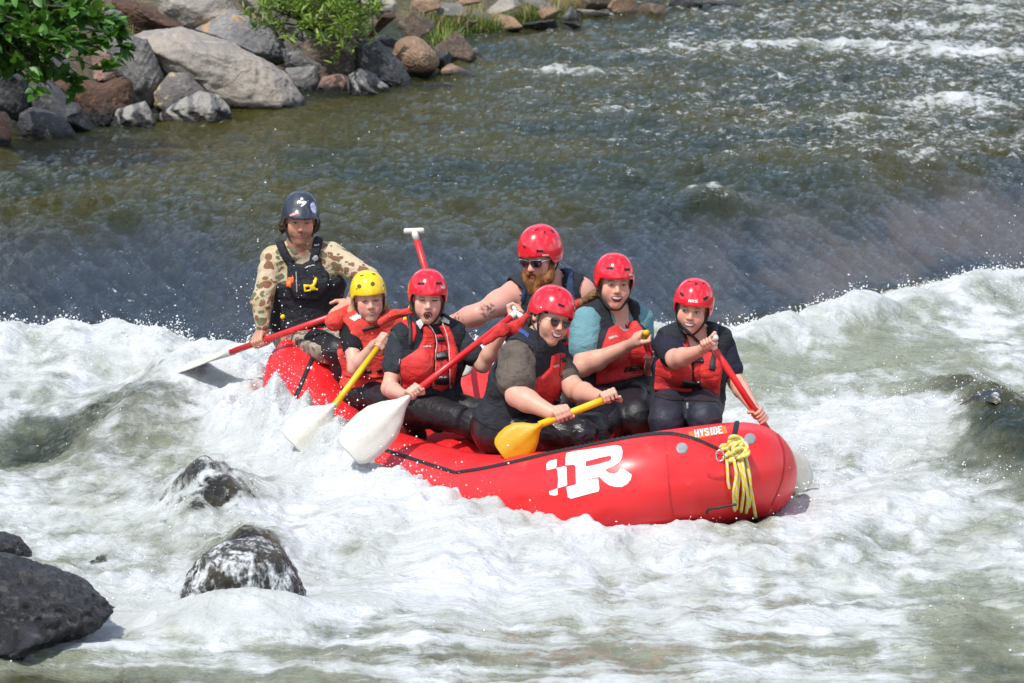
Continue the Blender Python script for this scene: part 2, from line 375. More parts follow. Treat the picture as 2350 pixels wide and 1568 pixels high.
# ------------------------------------------------------------------ drops and froth thrown up along the crests
def water_z(x, y):
    r = (1 / y - iy[0]) / (iy[-1] - iy[0]) * (NR - 1); c = (x / (y * .155 + .55) + 1) / 2 * (NC - 1)
    r = np.clip(r, 0, NR - 2); c = np.clip(c, 0, NC - 2); i, j = r.astype(int), c.astype(int); fr, fc = r - i, c - j
    return (WZ[i, j] * (1 - fr) * (1 - fc) + WZ[i, j + 1] * (1 - fr) * fc + WZ[i + 1, j] * fr * (1 - fc) + WZ[i + 1, j + 1] * fr * fc)
OCT = np.array([(1, 0, 0), (-1, 0, 0), (0, 1, 0), (0, -1, 0), (0, 0, 1), (0, 0, -1)], float)
OCF = np.array([(0, 2, 4), (2, 1, 4), (1, 3, 4), (3, 0, 4), (2, 0, 5), (1, 2, 5), (3, 1, 5), (0, 3, 5)])
def drops(name, c, r, mat):
    n = len(c); st = 1 + .35 * RNG.normal(size=(n, 1, 3)) * np.array((1, 1, 1)); st = np.clip(st, .5, 1.8)
    v = (c[:, None, :] + OCT[None] * r[:, None, None] * st).reshape(-1, 3)
    f = (OCF[None] + (np.arange(n) * 6)[:, None, None]).reshape(-1, 3)
    return mk(name, v, f, mat)
def spray_material():
    t = NT('spray'); t.bsdf(Base_Color=(.86, .88, .88), Roughness=.25, IOR=1.33, Specular_IOR_Level=.6); return t.m
M_SPRAY = spray_material()
sc_, sr_ = [], []
def burst(n, px, py, wx, wy, z0, rise, rmin=.0014, rmax=.0058, jitter=0):
    """n drops over a patch of water about the photograph's (px, py)"""
    c = PZ(px, py, z0); q = c[1]
    x = c[0] + RNG.normal(size=n) * wx * q / FP; y = c[1] + RNG.normal(size=n) * wy * q * q / (FP * 4)
    h = RNG.exponential(rise, n)
    sc_.append(np.stack([x, y, water_z(x, y) + h], 1)); sr_.append(rmin + (rmax - rmin) * RNG.random(n) ** 3)
# along the lip of the pile
n = 12000
x = RNG.uniform(-3.6, 4.0, n); clump = fbm2(x, x * 0, .18, 1, 3, seed=31)
keep = RNG.random(n) < np.clip(.35 + clump, .05, 1); x = x[keep]; clump = clump[keep]
y = ledge(x) - .30 + RNG.normal(size=len(x)) * .14
sc_.append(np.stack([x, y, water_z(x, y) + RNG.exponential(.014 + .05 * np.clip(clump, 0, 1))], 1)); sr_.append(.0015 + .0060 * RNG.random(len(x)) ** 3)
for a in ((900, 690, 960, 60, 45, 0, .10), (700, 640, 880, 50, 40, 0, .12), (700, 800, 1050, 80, 35, -.05, .08), (500, 960, 1120, 100, 20, -.1, .05),
          (500, 1220, 1165, 150, 14, -.1, .045), (350, 1450, 1200, 120, 12, -.1, .035), (400, 1820, 1130, 50, 40, -.1, .06), (900, 2000, 930, 170, 24, 0, .05),
          (500, 1900, 1010, 160, 40, 0, .05), (250, 560, 1150, 130, 50, 0, .03), (400, 230, 790, 170, 16, 0, .05), (300, 2330, 650, 40, 12, 0, .08),
          (250, 720, 790, 60, 30, .1, .16), (350, 470, 1330, 120, 12, -.1, .03), (260, 620, 800, 40, 30, .1, .14), (120, 2250, 1060, 70, 16, 0, .03)):
    burst(*a)
n = 900          # loose froth everywhere in the white water
x = RNG.uniform(-3.2, 3.2, n); y = RNG.uniform(16.5, 24, n); a_, l_ = raft_al(x, y); k = (np.abs(a_) > 2.0) | (np.abs(l_) > 1.0)
x, y = x[k], y[k]; sc_.append(np.stack([x, y, water_z(x, y) + RNG.exponential(.012, len(x))], 1)); sr_.append(.0015 + .004 * RNG.random(len(x)) ** 2)
n = 700          # glints of foam on the rough water upstream
x = RNG.uniform(-2, 5.5, n); y = RNG.uniform(28, 44, n); k = RNG.random(n) < .25 + .6 * sstep(0, 4, x)
x, y = x[k], y[k]; sc_.append(np.stack([x, y, water_z(x, y) + RNG.exponential(.015, len(x))], 1)); sr_.append(.002 + .004 * RNG.random(len(x)) ** 2)
# drops hanging in the air round the guide and the stern
n = 200
for k in range(n):
    px, py = random.gauss(720, 75), random.gauss(760, 110)
    sc_.append(P(px, py, random.uniform(20.6, 21.5))[None]); sr_.append(np.array([random.uniform(.0012, .0030)]))
spray = drops('water_spray', np.concatenate(sc_), np.concatenate(sr_), M_SPRAY)
tag(spray, 'white drops and froth thrown up from the rapids', 'spray', kind='stuff')

# ================================================================== BANK AND HILLSIDE
SHORE = np.array([PZ(a, b, .30)[:2] for a, b in ((-700, 480), (-150, 385), (60, 345), (250, 298), (530, 285), (700, 235), (890, 225), (1105, 185), (1125, 100), (1300, 76), (1540, 45), (1850, 20))] + [(8.5, 47), (16, 60), (40, 90), (120, 200)])
def shore_dist(X, Y):
    best = np.full(np.shape(X), 1e9); sgn = np.ones(np.shape(X))
    for (ax, ay), (bx, by) in zip(SHORE[:-1], SHORE[1:]):
        dx, dy = bx - ax, by - ay; L = dx * dx + dy * dy
        t = np.clip(((X - ax) * dx + (Y - ay) * dy) / L, 0, 1)
        d = np.hypot(X - ax - t * dx, Y - ay - t * dy); s = dx * (Y - ay) - dy * (X - ax)
        m = d < best; best = np.where(m, d, best); sgn = np.where(m, np.sign(s), sgn)
    return best * sgn
def bank_z(X, Y):
    d = shore_dist(X, Y)
    z = np.where(d > 0, .24 + .42 * np.minimum(d, 3) + .12 * np.clip(d - 3, 0, 12) + .22 * np.clip(d - 15, 0, 400), .24 + .5 * d)
    return np.maximum(z, -1.6) + .10 * fbm2(X, Y, 1.3, 1.3, 3, seed=40) * sstep(.2, 1.5, d) + 3 * fbm2(X, Y, 60, 60, 3, seed=41) * sstep(15, 90, d)
gx = np.concatenate([np.linspace(-400, -30, 30), np.linspace(-28, 14, 190), np.linspace(16, 60, 40), np.linspace(65, 500, 40)])
gy = np.concatenate([np.linspace(-60, 24, 26), np.linspace(26, 62, 190), np.linspace(64, 120, 40), np.linspace(125, 700, 46)])
GX, GY = np.meshgrid(gx, gy); GZ = bank_z(GX, GY)
gi = np.arange(GX.size).reshape(GX.shape)
gf = np.stack([gi[:-1, :-1], gi[:-1, 1:], gi[1:, 1:], gi[1:, :-1]], -1).reshape(-1, 4)
def ground_material():
    t = NT('bank_earth')
    c = t.mix(t.rng(t.noise(1.2, 6), .4, .62), (.075, .055, .034), (.055, .055, .022))
    c = t.mix(t.rng(t.noise(14, 4), .45, .7), c, (.13, .10, .06))
    z = t.n('SeparateXYZ', {0: t.co}).outputs[2]
    woods = t.mix(t.rng(t.noise(.12, 6), .42, .6), (.030, .045, .014), (.075, .080, .030))
    c = t.mix(t.rng(z, 2.0, 4), c, woods)
    t.bsdf(Base_Color=c, Roughness=.9, Normal=t.bump(t.noise(9, 6), .6, .05)); return t.m
GZ = GZ - .42 * sstep(.0, .6, shore_dist(GX, GY)) * (1 - sstep(9, 16, shore_dist(GX, GY)))
ground = mk('ground', np.stack([GX, GY, GZ], -1).reshape(-1, 3), gf, ground_material()); tag(ground, kind='structure')

def bank_hit(px, py):
    r = ray(px, py); d = np.linspace(24, 60, 1200); q = CAMV[None] + r[None] * d[:, None]
    zz = np.maximum(bank_z(q[:, 0], q[:, 1]), .27)
    k = np.argmax(q[:, 2] < zz); return d[k] if q[k, 2] < zz[k] else 45.0

# ------------------------------------------------------------------ boulders
def ico(sub):
    bm = bmesh.new(); bmesh.ops.create_icosphere(bm, subdivisions=sub, radius=1)
    v = np.array([q.co[:] for q in bm.verts]); f = np.array([[x.index for x in q.verts] for q in bm.faces]); bm.free(); return v, f
ICO5, ICO4 = ico(6), ico(5)
def rock_shape(seed, facets=14, sharp=10, rough=.06, hi=True):
    rough = rough * 1.35
    D, F = (ICO5 if hi else ICO4); g = np.random.default_rng(seed)
    n = g.normal(size=(facets, 3)); n /= np.linalg.norm(n, axis=1)[:, None]; d = g.uniform(.62, 1.0, facets)
    q = np.maximum(D @ n.T, 1e-3) / d                       # support planes: r = 1 / max(q); a soft max rounds the edges
    r = 1 / (np.mean(q ** sharp, 1) * facets) ** (1 / sharp)
    v = D * r[:, None]
    v = v * (1 + rough * 1.6 * fbm3(v * 1.7 + seed, 3))[:, None]
    v = v * (1 + rough * fbm3(v * 5 + seed * 2, 4, .55, 'ridge'))[:, None]
    v = v * (1 + rough * .22 * fbm3(v * 19 + seed, 3))[:, None]
    # bedding: ledges across one direction
    b = nrm(g.normal(size=3)); s = v @ b
    v = v * (1 + rough * .45 * noise3(np.stack([s * 7, s * 0 + seed, s * 0], 1)))[:, None]
    return v, F
def rock_mat(name, a, b, c, scale=3.0, rough=.75, lichen=None, bands=False, wet=.40):
    if name in _mc: return _mc[name]
    t = NT(name); geo = t.n('NewGeometry').outputs['Position']; inf = t.n('ObjectInfo').outputs['Random']
    off = t.n('VectorMath', {0: t.co, 1: t.n('CombineXYZ', {0: t.math('MULTIPLY', inf, 37.0), 1: inf, 2: 0.0}).outputs[0]}, operation='ADD').outputs[0]
    n1 = t.noise(scale, 8, off, .62, dist=.4); n2 = t.noise(scale * 6, 6, off, .65); n3 = t.noise(scale * 40, 3, off, .7)
    if bands:
        wv = t.n('TexWave', {'Vector': t.scaled((1, .6, 1.3), off, rot=(.5, .4, .6)), 'Scale': scale * 1.2, 'Distortion': 7.0, 'Detail': 5, 'Detail Scale': 1.6}).outputs['Fac']
        n1 = t.math('ADD', t.math('MULTIPLY', wv, .6), t.math('MULTIPLY', n1, .4))
    col = t.mix(t.rng(n1, .36, .64), a, b)
    col = t.mix(t.rng(n2, .50, .68, 0, .75), col, c)
    col = t.mix(t.rng(n3, .35, .65, 0, .35), col, tuple(x * .45 for x in a))
    if lichen: col = t.mix(t.rng(t.math('ADD', t.noise(scale * 1.5, 9, off, .68), t.math('MULTIPLY', n2, .15)), .62, .66, 0, .85), col, lichen)
    z = t.n('SeparateXYZ', {0: geo}).outputs[2]
    wv_ = t.rng(t.math('ADD', z, t.math('MULTIPLY', n1, -.14)), wet - .08, wet - .02, 1, 0)        # splashed stone near the waterline is dark and shiny
    col = t.mix(wv_, col, (.020, .020, .021))
    t.bsdf(Base_Color=col, Roughness=t.rng(wv_, 0, 1, rough, .25), Specular_IOR_Level=.4)
    h = t.math('ADD', t.math('MULTIPLY', n2, .7), t.math('MULTIPLY', n3, .25))
    crack = t.n('TexVoronoi', {'Vector': t.scaled((1, 1, 1.6), off), 'Scale': scale * 1.1, 'Randomness': 1.0}, feature='DISTANCE_TO_EDGE').outputs['Distance']
    h = t.math('ADD', h, t.math('MULTIPLY', t.rng(t.math('ADD', crack, t.math('MULTIPLY', n2, .35)), .12, .2), .22))
    t.bsdf(Normal=t.bump(h, .9, .045)); _mc[name] = t.m; return t.m
RM = {
    'pale': rock_mat('rock_pale', (.40, .345, .285), (.27, .25, .23), (.48, .43, .37), 2.2),
    'grey': rock_mat('rock_grey', (.215, .205, .195), (.125, .122, .12), (.35, .33, .30), 3.0),
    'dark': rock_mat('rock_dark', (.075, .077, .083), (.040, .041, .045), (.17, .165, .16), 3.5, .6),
    'rust': rock_mat('rock_rust', (.125, .065, .040), (.070, .042, .030), (.22, .13, .08), 4.0),
    'brown': rock_mat('rock_brown', (.16, .115, .08), (.09, .075, .062), (.27, .23, .18), 3.0),
    'tan': rock_mat('rock_tan', (.36, .225, .14), (.26, .17, .115), (.44, .33, .24), 3.2),
    'pink': rock_mat('rock_pink', (.38, .22, .17), (.25, .16, .135), (.47, .38, .32), 5.0),
    'lichen': rock_mat('rock_lichen', (.28, .27, .265), (.18, .18, .185), (.36, .34, .31), 2.4, lichen=(.46, .29, .13)),
    'yellow': rock_mat('rock_yellow', (.22, .20, .18), (.14, .13, .125), (.30, .28, .25), 3.0, lichen=(.50, .40, .20)),
    'stripe': rock_mat('rock_stripe', (.35, .33, .30), (.13, .13, .135), (.30, .28, .25), 2.6, bands=True),
}
# label, material, bbox in the photograph, seed, facets, sharpness, roughness, shear, depth behind the one in front, waterline?
ROCKS = [
    ('huge smooth pale grey boulder, the largest of the bank, at the water', 'pale', (318, 58, 700, 262), 3, 16, 7, .05, -.30, 0),
    ('wide pale grey slab with orange lichen above the largest boulder', 'lichen', (517, 10, 660, 165), 14, 10, 14, .06, -.35, 1.0),
    ('flat pale grey slab at the top of the bank behind the largest boulder', 'pale', (375, -40, 560, 95), 22, 9, 16, .05, -.2, 1.6),
    ('log shaped rock with pale top and rusty underside', 'rust', (258, -6, 425, 78), 31, 9, 12, .07, -.35, 1.2),
    ('tilted grey slab between the leafy shrub and the largest boulder', 'grey', (255, 80, 385, 240), 45, 8, 18, .06, -.35, .25),
    ('reddish brown block with dark front below the leafy shrub', 'rust', (130, 165, 308, 302), 52, 8, 18, .06, .10, .1),
    ('small grey boulder with yellow lichen below the largest boulder', 'yellow', (357, 160, 478, 262), 61, 11, 10, .05, .0, -.25),
    ('striped pale and dark boulder lying at the water below the largest boulder', 'stripe', (368, 206, 533, 300), 77, 11, 9, .07, .1, -.5),
    ('short grey stone with pale streaks at the water', 'stripe', (262, 233, 368, 312), 83, 7, 18, .06, -.05, -.5),
    ('long dark slab sloping down to the water', 'dark', (95, 188, 246, 320), 91, 7, 16, .05, -.45, -.3),
    ('rounded dark grey boulder by the grass at the water', 'dark', (43, 244, 178, 342), 102, 10, 9, .05, -.15, -.5),
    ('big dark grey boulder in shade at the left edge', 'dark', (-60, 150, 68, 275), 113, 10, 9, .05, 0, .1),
    ('pinkish granite boulder cut by the left edge', 'pink', (-50, 256, 30, 356), 124, 9, 12, .06, 0, -.5),
    ('pink granite rock half hidden behind the leafy shrub', 'pink', (205, 92, 308, 205), 131, 9, 12, .06, -.1, .9),
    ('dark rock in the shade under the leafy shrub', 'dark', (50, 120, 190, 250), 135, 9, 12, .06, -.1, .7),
    ('angular dark brown boulder under the willow bush', 'brown', (664, 80, 820, 180), 147, 8, 20, .06, -.15, .2),
    ('grey rock behind the angular brown boulder', 'grey', (648, 60, 775, 125), 152, 9, 12, .06, -.2, 1.0),
    ('dark slate block leaning towards the tan boulder', 'dark', (814, 92, 936, 203), 164, 7, 20, .06, -.35, 0),
    ('tall rounded tan boulder', 'tan', (893, 82, 1006, 192), 171, 14, 6, .035, -.15, .1),
    ('low rounded pinkish tan boulder sitting in the water', 'tan', (996, 147, 1104, 202), 183, 13, 6, .035, 0, -.3),
    ('jagged black and white boulder at the water', 'stripe', (797, 163, 892, 240), 195, 9, 12, .10, -.1, -.3),
    ('flat pink stone at the water', 'pink', (706, 170, 812, 230), 201, 10, 10, .06, .05, -.1),
    ('grey wedge beside the largest boulder', 'grey', (650, 108, 728, 185), 213, 8, 16, .06, -.3, .3),
    ('dark cube like rock with pale top beside the largest boulder', 'grey', (660, 148, 728, 235), 221, 7, 20, .05, -.05, .0),
    ('small brown stone beside the flat pink stone', 'brown', (719, 150, 754, 212), 229, 9, 12, .06, 0, .1),
    ('brown grey ledged rock behind the low tan boulder', 'brown', (985, 70, 1092, 152), 235, 8, 16, .08, -.25, .2),
    ('small dark stone beside the tall tan boulder', 'dark', (985, 117, 1038, 162), 247, 9, 12, .06, -.1, -.1),
    ('small slate stone at the water right of the ledged rock', 'grey', (1067, 109, 1113, 155), 251, 9, 12, .06, -.2, -.2),
    ('rusty orange brown boulder beside the willow bush', 'rust', (830, 30, 908, 98), 262, 10, 9, .05, -.1, .9),
    ('light grey speckled boulder right of the rusty one', 'grey', (897, 34, 957, 95), 271, 9, 12, .06, -.2, .8),
    ('grey brown split rock at the edge of the grass', 'brown', (915, 22, 1000, 84), 283, 8, 16, .07, -.3, 1.0),
    ('pale whitish rock above the rusty boulder', 'pale', (850, -12, 912, 45), 291, 9, 12, .06, 0, 1.5),
    ('small black stone awash in the water off the tan boulders', 'dark', (968, 192, 1046, 228), 302, 9, 12, .08, -.1, -.3),
    ('grey stone wedged behind the dark slate block', 'grey', (823, 84, 908, 132), 311, 9, 12, .06, -.1, .5),
    ('tan brown angular boulder at the end of the green grass', 'tan', (1120, 33, 1199, 92), 322, 8, 18, .05, -.05, 0),
    ('dark sloping slab beside the tan angular boulder', 'dark', (1190, 42, 1282, 82), 331, 7, 16, .05, -.4, .0),
    ('pale flat grey rock at the top of the grass', 'pale', (1108, -8, 1196, 36), 343, 8, 14, .05, -.2, 1.3),
    ('dark grey rock behind the green grass', 'grey', (1079, 25, 1148, 60), 352, 9, 12, .06, -.2, .9),
    ('grey stone in the dry grass by the water', 'grey', (1278, 12, 1328, 56), 361, 9, 12, .05, -.2, .2),
    ('pale cream stone on the far shore', 'pale', (1322, 18, 1402, 50), 372, 9, 10, .04, -.1, .1),
    ('brown slanting rock behind the cream stone', 'brown', (1326, -8, 1416, 36), 383, 8, 14, .06, -.3, .8),
    ('sandy tan rock on the far shore', 'tan', (1394, -8, 1464, 50), 391, 9, 12, .05, 0, .3),
    ('broad tan grey rock with wet foot on the far shore', 'brown', (1458, 5, 1545, 60), 402, 10, 9, .06, -.1, 0),
    ('low dark rock awash before the cream stone', 'dark', (1288, 46, 1388, 82), 413, 9, 10, .07, -.2, -.2),
    ('small dark stone at the top edge of the far shore', 'dark', (1470, -10, 1515, 15), 421, 9, 12, .05, 0, .8),
    ('black rock at the top edge of the picture', 'dark', (1535, -8, 1614, 30), 432, 10, 9, .05, 0, 0),
    ('low brown rock right of the black one', 'brown', (1608, 0, 1728, 30), 443, 9, 10, .05, -.2, 0),
    ('flat tan rock farthest along the shore', 'tan', (1728, -8, 1842, 28), 451, 9, 9, .05, -.1, 0),
    ('brown stone awash in the rapids near the top right corner', 'rust', (2200, 100, 2315, 150), 463, 12, 6, .06, 0, 0),
    ('brown stone just under the surface at the left edge', 'rust', (-40, 405, 95, 445), 471, 12, 6, .05, 0, 0),
    ('small mossy rock in the foam at the right edge', 'brown', (2322, 640, 2400, 700), 482, 10, 9, .06, 0, 0),
    ('dark stone in the gap between the tilted grey slab and the brown block', 'dark', (225, 190, 320, 262), 601, 9, 12, .06, 0, .5),
    ('grey stone under the dry grass tuft left of the log shaped rock', 'grey', (215, 20, 285, 110), 607, 9, 12, .06, 0, 1.3),
    ('pale stone at the top edge left of the willow bush', 'pale', (545, -20, 632, 65), 611, 9, 12, .05, -.1, 1.6),
    ('dark grey rock under the willow bush at the top', 'grey', (690, 20, 800, 95), 617, 9, 12, .06, -.1, 1.5),
    ('pale rock behind the willow bush', 'pale', (770, -20, 860, 60), 619, 9, 12, .06, -.1, 1.8),
    ('brown stone under the willow branches', 'brown', (775, 60, 845, 118), 623, 9, 12, .06, -.1, .8),
    ('dark stone wedged between the slate block and the tall tan boulder', 'dark', (865, 80, 935, 135), 627, 9, 12, .06, -.1, .6),
    ('dark wet stone at the foot of the dark slate block', 'dark', (890, 175, 960, 215), 631, 9, 12, .06, 0, -.2),
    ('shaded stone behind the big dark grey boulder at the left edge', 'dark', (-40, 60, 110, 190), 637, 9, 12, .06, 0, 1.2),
    ('grey flat stone in the green grass above the ledged rock', 'grey', (1000, 5, 1075, 40), 641, 9, 12, .05, -.2, 1.2),
    ('brown stone in the grass behind the tan angular boulder', 'brown', (1040, 45, 1100, 85), 643, 9, 12, .05, -.2, .5),
    ('stone at the top edge above the grass', 'grey', (1195, -12, 1290, 20), 647, 9, 12, .05, -.2, 1.0),
    ('small tan stone at the water beside the tan angular boulder', 'tan', (1088, 62, 1128, 92), 653, 9, 9, .05, 0, .0),
    ('tan rock at the top edge above the green grass', 'tan', (1030, -18, 1105, 18), 659, 9, 10, .05, -.1, 1.2),
    ('pale tan stone at the top edge beside the whitish rock', 'tan', (945, -12, 1010, 26), 661, 9, 10, .05, -.1, 1.2),
    ('tan stone in the dry grass near the water', 'tan', (1232, 14, 1284, 48), 667, 9, 10, .05, -.1, .2),
]
OUTL = {
    'huge smooth': [(800,210),(860,175),(1000,165),(1090,150),(1200,185),(1350,225),(1480,290),(1600,350),(1700,420),(1780,540),(1795,610),(1740,640),(1500,650),(1360,655),(1250,610),(1160,480),(1100,440),(990,420),(930,330),(880,250)],
    'wide pale': [(1150,165),(1280,100),(1340,55),(1480,80),(1600,160),(1660,250),(1695,345),(1600,365),(1480,310),(1350,245)],
    'flat pale grey slab': [(930,-60),(1310,-60),(1400,60),(1300,130),(1150,190),(1000,180),(930,60)],
    'log shaped': [(660,-5),(780,5),(900,45),(970,90),(1085,145),(1000,175),(870,185),(800,210),(720,190),(655,110)],
    'tilted grey': [(645,210),(760,200),(870,225),(925,330),(965,440),(940,520),(905,600),(800,610),(760,500),(690,400),(650,300)],
    'reddish brown': [(320,480),(450,460),(600,490),(720,450),(765,465),(785,560),(775,620),(700,660),(660,750),(560,740),(450,620),(360,540)],
    'small grey boulder with yellow': [(915,530),(1000,420),(1100,425),(1200,510),(1230,570),(1060,620),(960,660),(910,600)],
    'striped pale': [(950,650),(1060,580),(1180,532),(1280,555),(1345,620),(1365,690),(1330,775),(1200,780),(1050,760),(950,740),(925,690)],
    'short grey': [(690,640),(850,595),(895,680),(950,785),(700,790),(650,730)],
    'long dark': [(150,520),(260,475),(330,510),(450,635),(560,750),(640,795),(560,815),(440,800),(380,710),(250,650),(160,630)],
    'rounded dark': [(120,660),(200,630),(280,650),(370,685),(435,770),(455,840),(330,880),(140,875),(105,770)],
    'big dark': [(-80,390),(60,390),(145,445),(175,520),(165,645),(100,690),(-80,640)],
    'pinkish granite': [(-80,645),(40,655),(78,710),(65,810),(10,910),(-80,900)],
    'pink granite': [(530,290),(700,250),(765,380),(775,490),(640,510),(550,450)],
    'angular dark': [(1715,280),(1830,225),(1960,205),(2085,265),(2105,330),(2085,450),(1990,465),(1900,445),(1790,345)],
    'dark slate block': [(2105,255),(2230,240),(2355,350),(2415,450),(2445,530),(2360,515),(2250,480),(2110,430),(2085,330)],
    'flat pink': [(1810,520),(1900,450),(2000,435),(2075,465),(2070,575),(1950,585),(1800,580)],
    'jagged black': [(2045,440),(2110,405),(2200,435),(2275,500),(2290,580),(2240,620),(2100,595),(2045,550)],
    'grey wedge': [(1660,285),(1750,280),(1885,365),(1930,440),(1850,450),(1770,400),(1680,380)],
    'dark cube': [(1680,400),(1855,385),(1870,470),(1840,545),(1805,585),(1760,510),(1690,440)],
}
def outline_rock(out, seed, sharp, rough, hi):
    """a stone whose outline from the path is known: radial outline, rounded depth, chipped faces"""
    rough = rough * 1.5
    D, F = (ICO5 if hi else ICO4); A = np.array(out, float); g = np.random.default_rng(seed)
    c = (A.min(0) + A.max(0)) / 2; h = (A.max(0) - A.min(0)) / 2; Q = (A - c) / h; Q[:, 1] *= -1
    th = np.linspace(-math.pi, math.pi, 361); R = np.zeros(361)
    for k, a in enumerate(th):
        d = np.array((math.cos(a), math.sin(a))); best = .3
        for i in range(len(Q)):
            p, e = Q[i], Q[(i + 1) % len(Q)] - Q[i]; den = d[0] * e[1] - d[1] * e[0]
            if abs(den) < 1e-9: continue
            t = (p[0] * e[1] - p[1] * e[0]) / den; u = (p[0] * d[1] - p[1] * d[0]) / den
            if t > 0 and 0 <= u <= 1: best = max(best, t)
        R[k] = best
    ang = np.arctan2(D[:, 2], D[:, 0]); rho = np.hypot(D[:, 0], D[:, 2]); Rr = np.interp(ang, th, R)
    n = g.normal(size=(16, 3)); n /= np.linalg.norm(n, axis=1)[:, None]; dd = g.uniform(.72, 1.0, 16)
    r = 1 / (np.mean((np.maximum(D @ n.T, 1e-3) / dd) ** sharp, 1) * 16) ** (1 / sharp)
    pl_ = rho ** .75 * Rr; v = np.stack([np.cos(ang) * pl_, D[:, 1] * r * 1.05, np.sin(ang) * pl_], 1)
    k = 1 + rough * .9 * fbm3(D * 2.2 + seed, 3) * (1 - .5 * rho) + rough * .55 * fbm3(v * 5 + seed * 2, 4, .55, 'ridge') + rough * .2 * fbm3(v * 19 + seed, 3)
    b = nrm(g.normal(size=3)); s_ = v @ b; k = k + rough * .4 * noise3(np.stack([s_ * 7, s_ * 0 + seed, s_ * 0], 1))
    return v * k[:, None], F
for i, (lab, m, (x0, y0, x1, y1), seed, fac, shp, rgh, shear, back) in enumerate(ROCKS):
    out = next((o_ for k_, o_ in OUTL.items() if lab.startswith(k_)), None)
    if out: out = Z(10, out); x0, y0 = np.min(out, 0); x1, y1 = np.max(out, 0)
    cx = (x0 + x1) / 2
    d = bank_hit(cx, min(y1, 2000)) if y1 > 0 and cx < 1900 and y1 < 360 else (PZ(cx, y1, .28)[1] + .65) / .986
    if y1 > 600: d = (PZ(cx, y1, -.05)[1] + .65) / .986
    hw = (x1 - x0) / 2 * d / FP; hh = (y1 - y0) / 2 * d / FP; hd = min(max(.5 * (hw + hh), .7 * hw), 1.1 * hw)
    d += (max(back, 0) * .25 + hd * .45) * min(1, (y1 - y0) / 110) - (.15 if y1 < 90 and not out else 0)
    v, f = outline_rock(out, seed, shp, rgh, (x1 - x0) > 90) if out else rock_shape(seed, fac, shp, rgh, hi=(x1 - x0) > 90)
    v = v.copy(); v[:, 0] += (0 if out else shear) * v[:, 2]
    for k in range(3): a, b = v[:, k].min(), v[:, k].max(); v[:, k] = (v[:, k] - (a + b) / 2) / ((b - a) / 2)
    hh2 = hh * 1.10; hw *= 1.04; c = P(cx, (y0 + y1) / 2, d) + np.array((0, 0, -(hh2 - hh)))
    v = v * np.array((hw, hd, hh2)) + c
    o = mk('boulder', v, f, RM[m], org=(c[0], c[1], c[2] - hh2)); tag(o, lab, 'boulder', 'boulders along the river bank')
# ------------------------------------------------------------------ rocks in the near white water
def near_rock(lab, m, bbox, seed, fac, shp, rgh, shear, zbase, hd=None, name='boulder'):
    x0, y0, x1, y1 = bbox; cx = (x0 + x1) / 2
    d = (PZ(cx, y1, zbase)[1] * CP + (CAM_H - zbase) * SP)
    hw = (x1 - x0) / 2 * d / FP; hh = (y1 - y0) / 2 * d / FP; hd = hd or .8 * hw; d += hd * .5
    v, f = rock_shape(seed, fac, shp, rgh); v = v.copy(); v[:, 0] += shear * v[:, 2]
    for k in range(3): a, b = v[:, k].min(), v[:, k].max(); v[:, k] = (v[:, k] - (a + b) / 2) / ((b - a) / 2)
    c = P(cx, (y0 + y1) / 2, d)
    o = mk(name, v * np.array((hw, hd, hh)) + c, f, m, org=(c[0], c[1], c[2] - hh)); return tag(o, lab, 'boulder', 'rocks in the white water')
RM_NEAR = rock_mat('rock_near', (.036, .037, .042), (.018, .0185, .021), (.12, .11, .10), 3.2, .2, wet=-.5)
def near_outline(lab, m, out, seed, shp, rgh, zbase, hd=.8):
    x0, y0 = np.min(out, 0); x1, y1 = np.max(out, 0); cx = (x0 + x1) / 2
    d = PZ(cx, y1, zbase)[1] * CP + (CAM_H - zbase) * SP; hw = (x1 - x0) / 2 * d / FP; hh = (y1 - y0) / 2 * d / FP; hd = hd * hw; d += hd * .5
    v, f = outline_rock(out, seed, shp, rgh, True); c = P(cx, (y0 + y1) / 2, d)
    o = mk('boulder', v * np.array((hw, hd, hh)) + c, f, m, org=(c[0], c[1], c[2] - hh)); return tag(o, lab, 'boulder', 'rocks in the white water')
near_outline('dark slate rock jutting from the foam in the lower left corner', RM_NEAR, [(-140, 1262), (0, 1278), (60, 1292), (130, 1316), (200, 1356), (248, 1402), (225, 1440), (160, 1460), (110, 1500), (40, 1500), (-140, 1540)], 506, 26, .10, -.25)
near_outline('small black rock behind the dark slate rock at the left edge', RM_NEAR, [(-70, 1225), (10, 1222), (45, 1235), (72, 1268), (60, 1310), (-70, 1310)], 511, 12, .06, -.2)
def pour_material(name='rock_under_water', th=.52, b=(.055, .048, .034)):
    t = NT(name); v = t.scaled((1, 1, .45))
    f = t.math('ADD', t.math('MULTIPLY', t.noise(9, 8, v, .65, dist=.8), .6), t.math('MULTIPLY', t.noise(34, 5, v, .7, dist=.5), .5))
    m = t.rng(f, th, th + .14)
    c = t.mix(t.rng(t.noise(6, 5), .4, .6), (.022, .022, .020), b)
    t.bsdf(Base_Color=t.mix(m, c, (.66, .68, .69)), Roughness=t.rng(m, 0, 1, .12, .5), Normal=t.bump(f, .8, .05)); return t.m
M_POUR = pour_material(); M_POUR3 = pour_material('rock_mossy', .56, (.12, .085, .035)); M_POUR2 = pour_material('rock_in_falls', .42)
near_outline('dark wet rock with water pouring over it in the left foreground', M_POUR, [(405, 1400), (432, 1320), (470, 1268), (520, 1248), (585, 1242), (645, 1262), (682, 1318), (705, 1400), (650, 1450), (540, 1460), (440, 1450)], 523, 5, .07, -.2, .9)
near_outline('mossy rock under smooth water at the right edge', M_POUR3, [(2200, 935), (2235, 905), (2280, 892), (2322, 902), (2340, 940), (2300, 990), (2215, 985)], 541, 5, .06, -.1, .9)

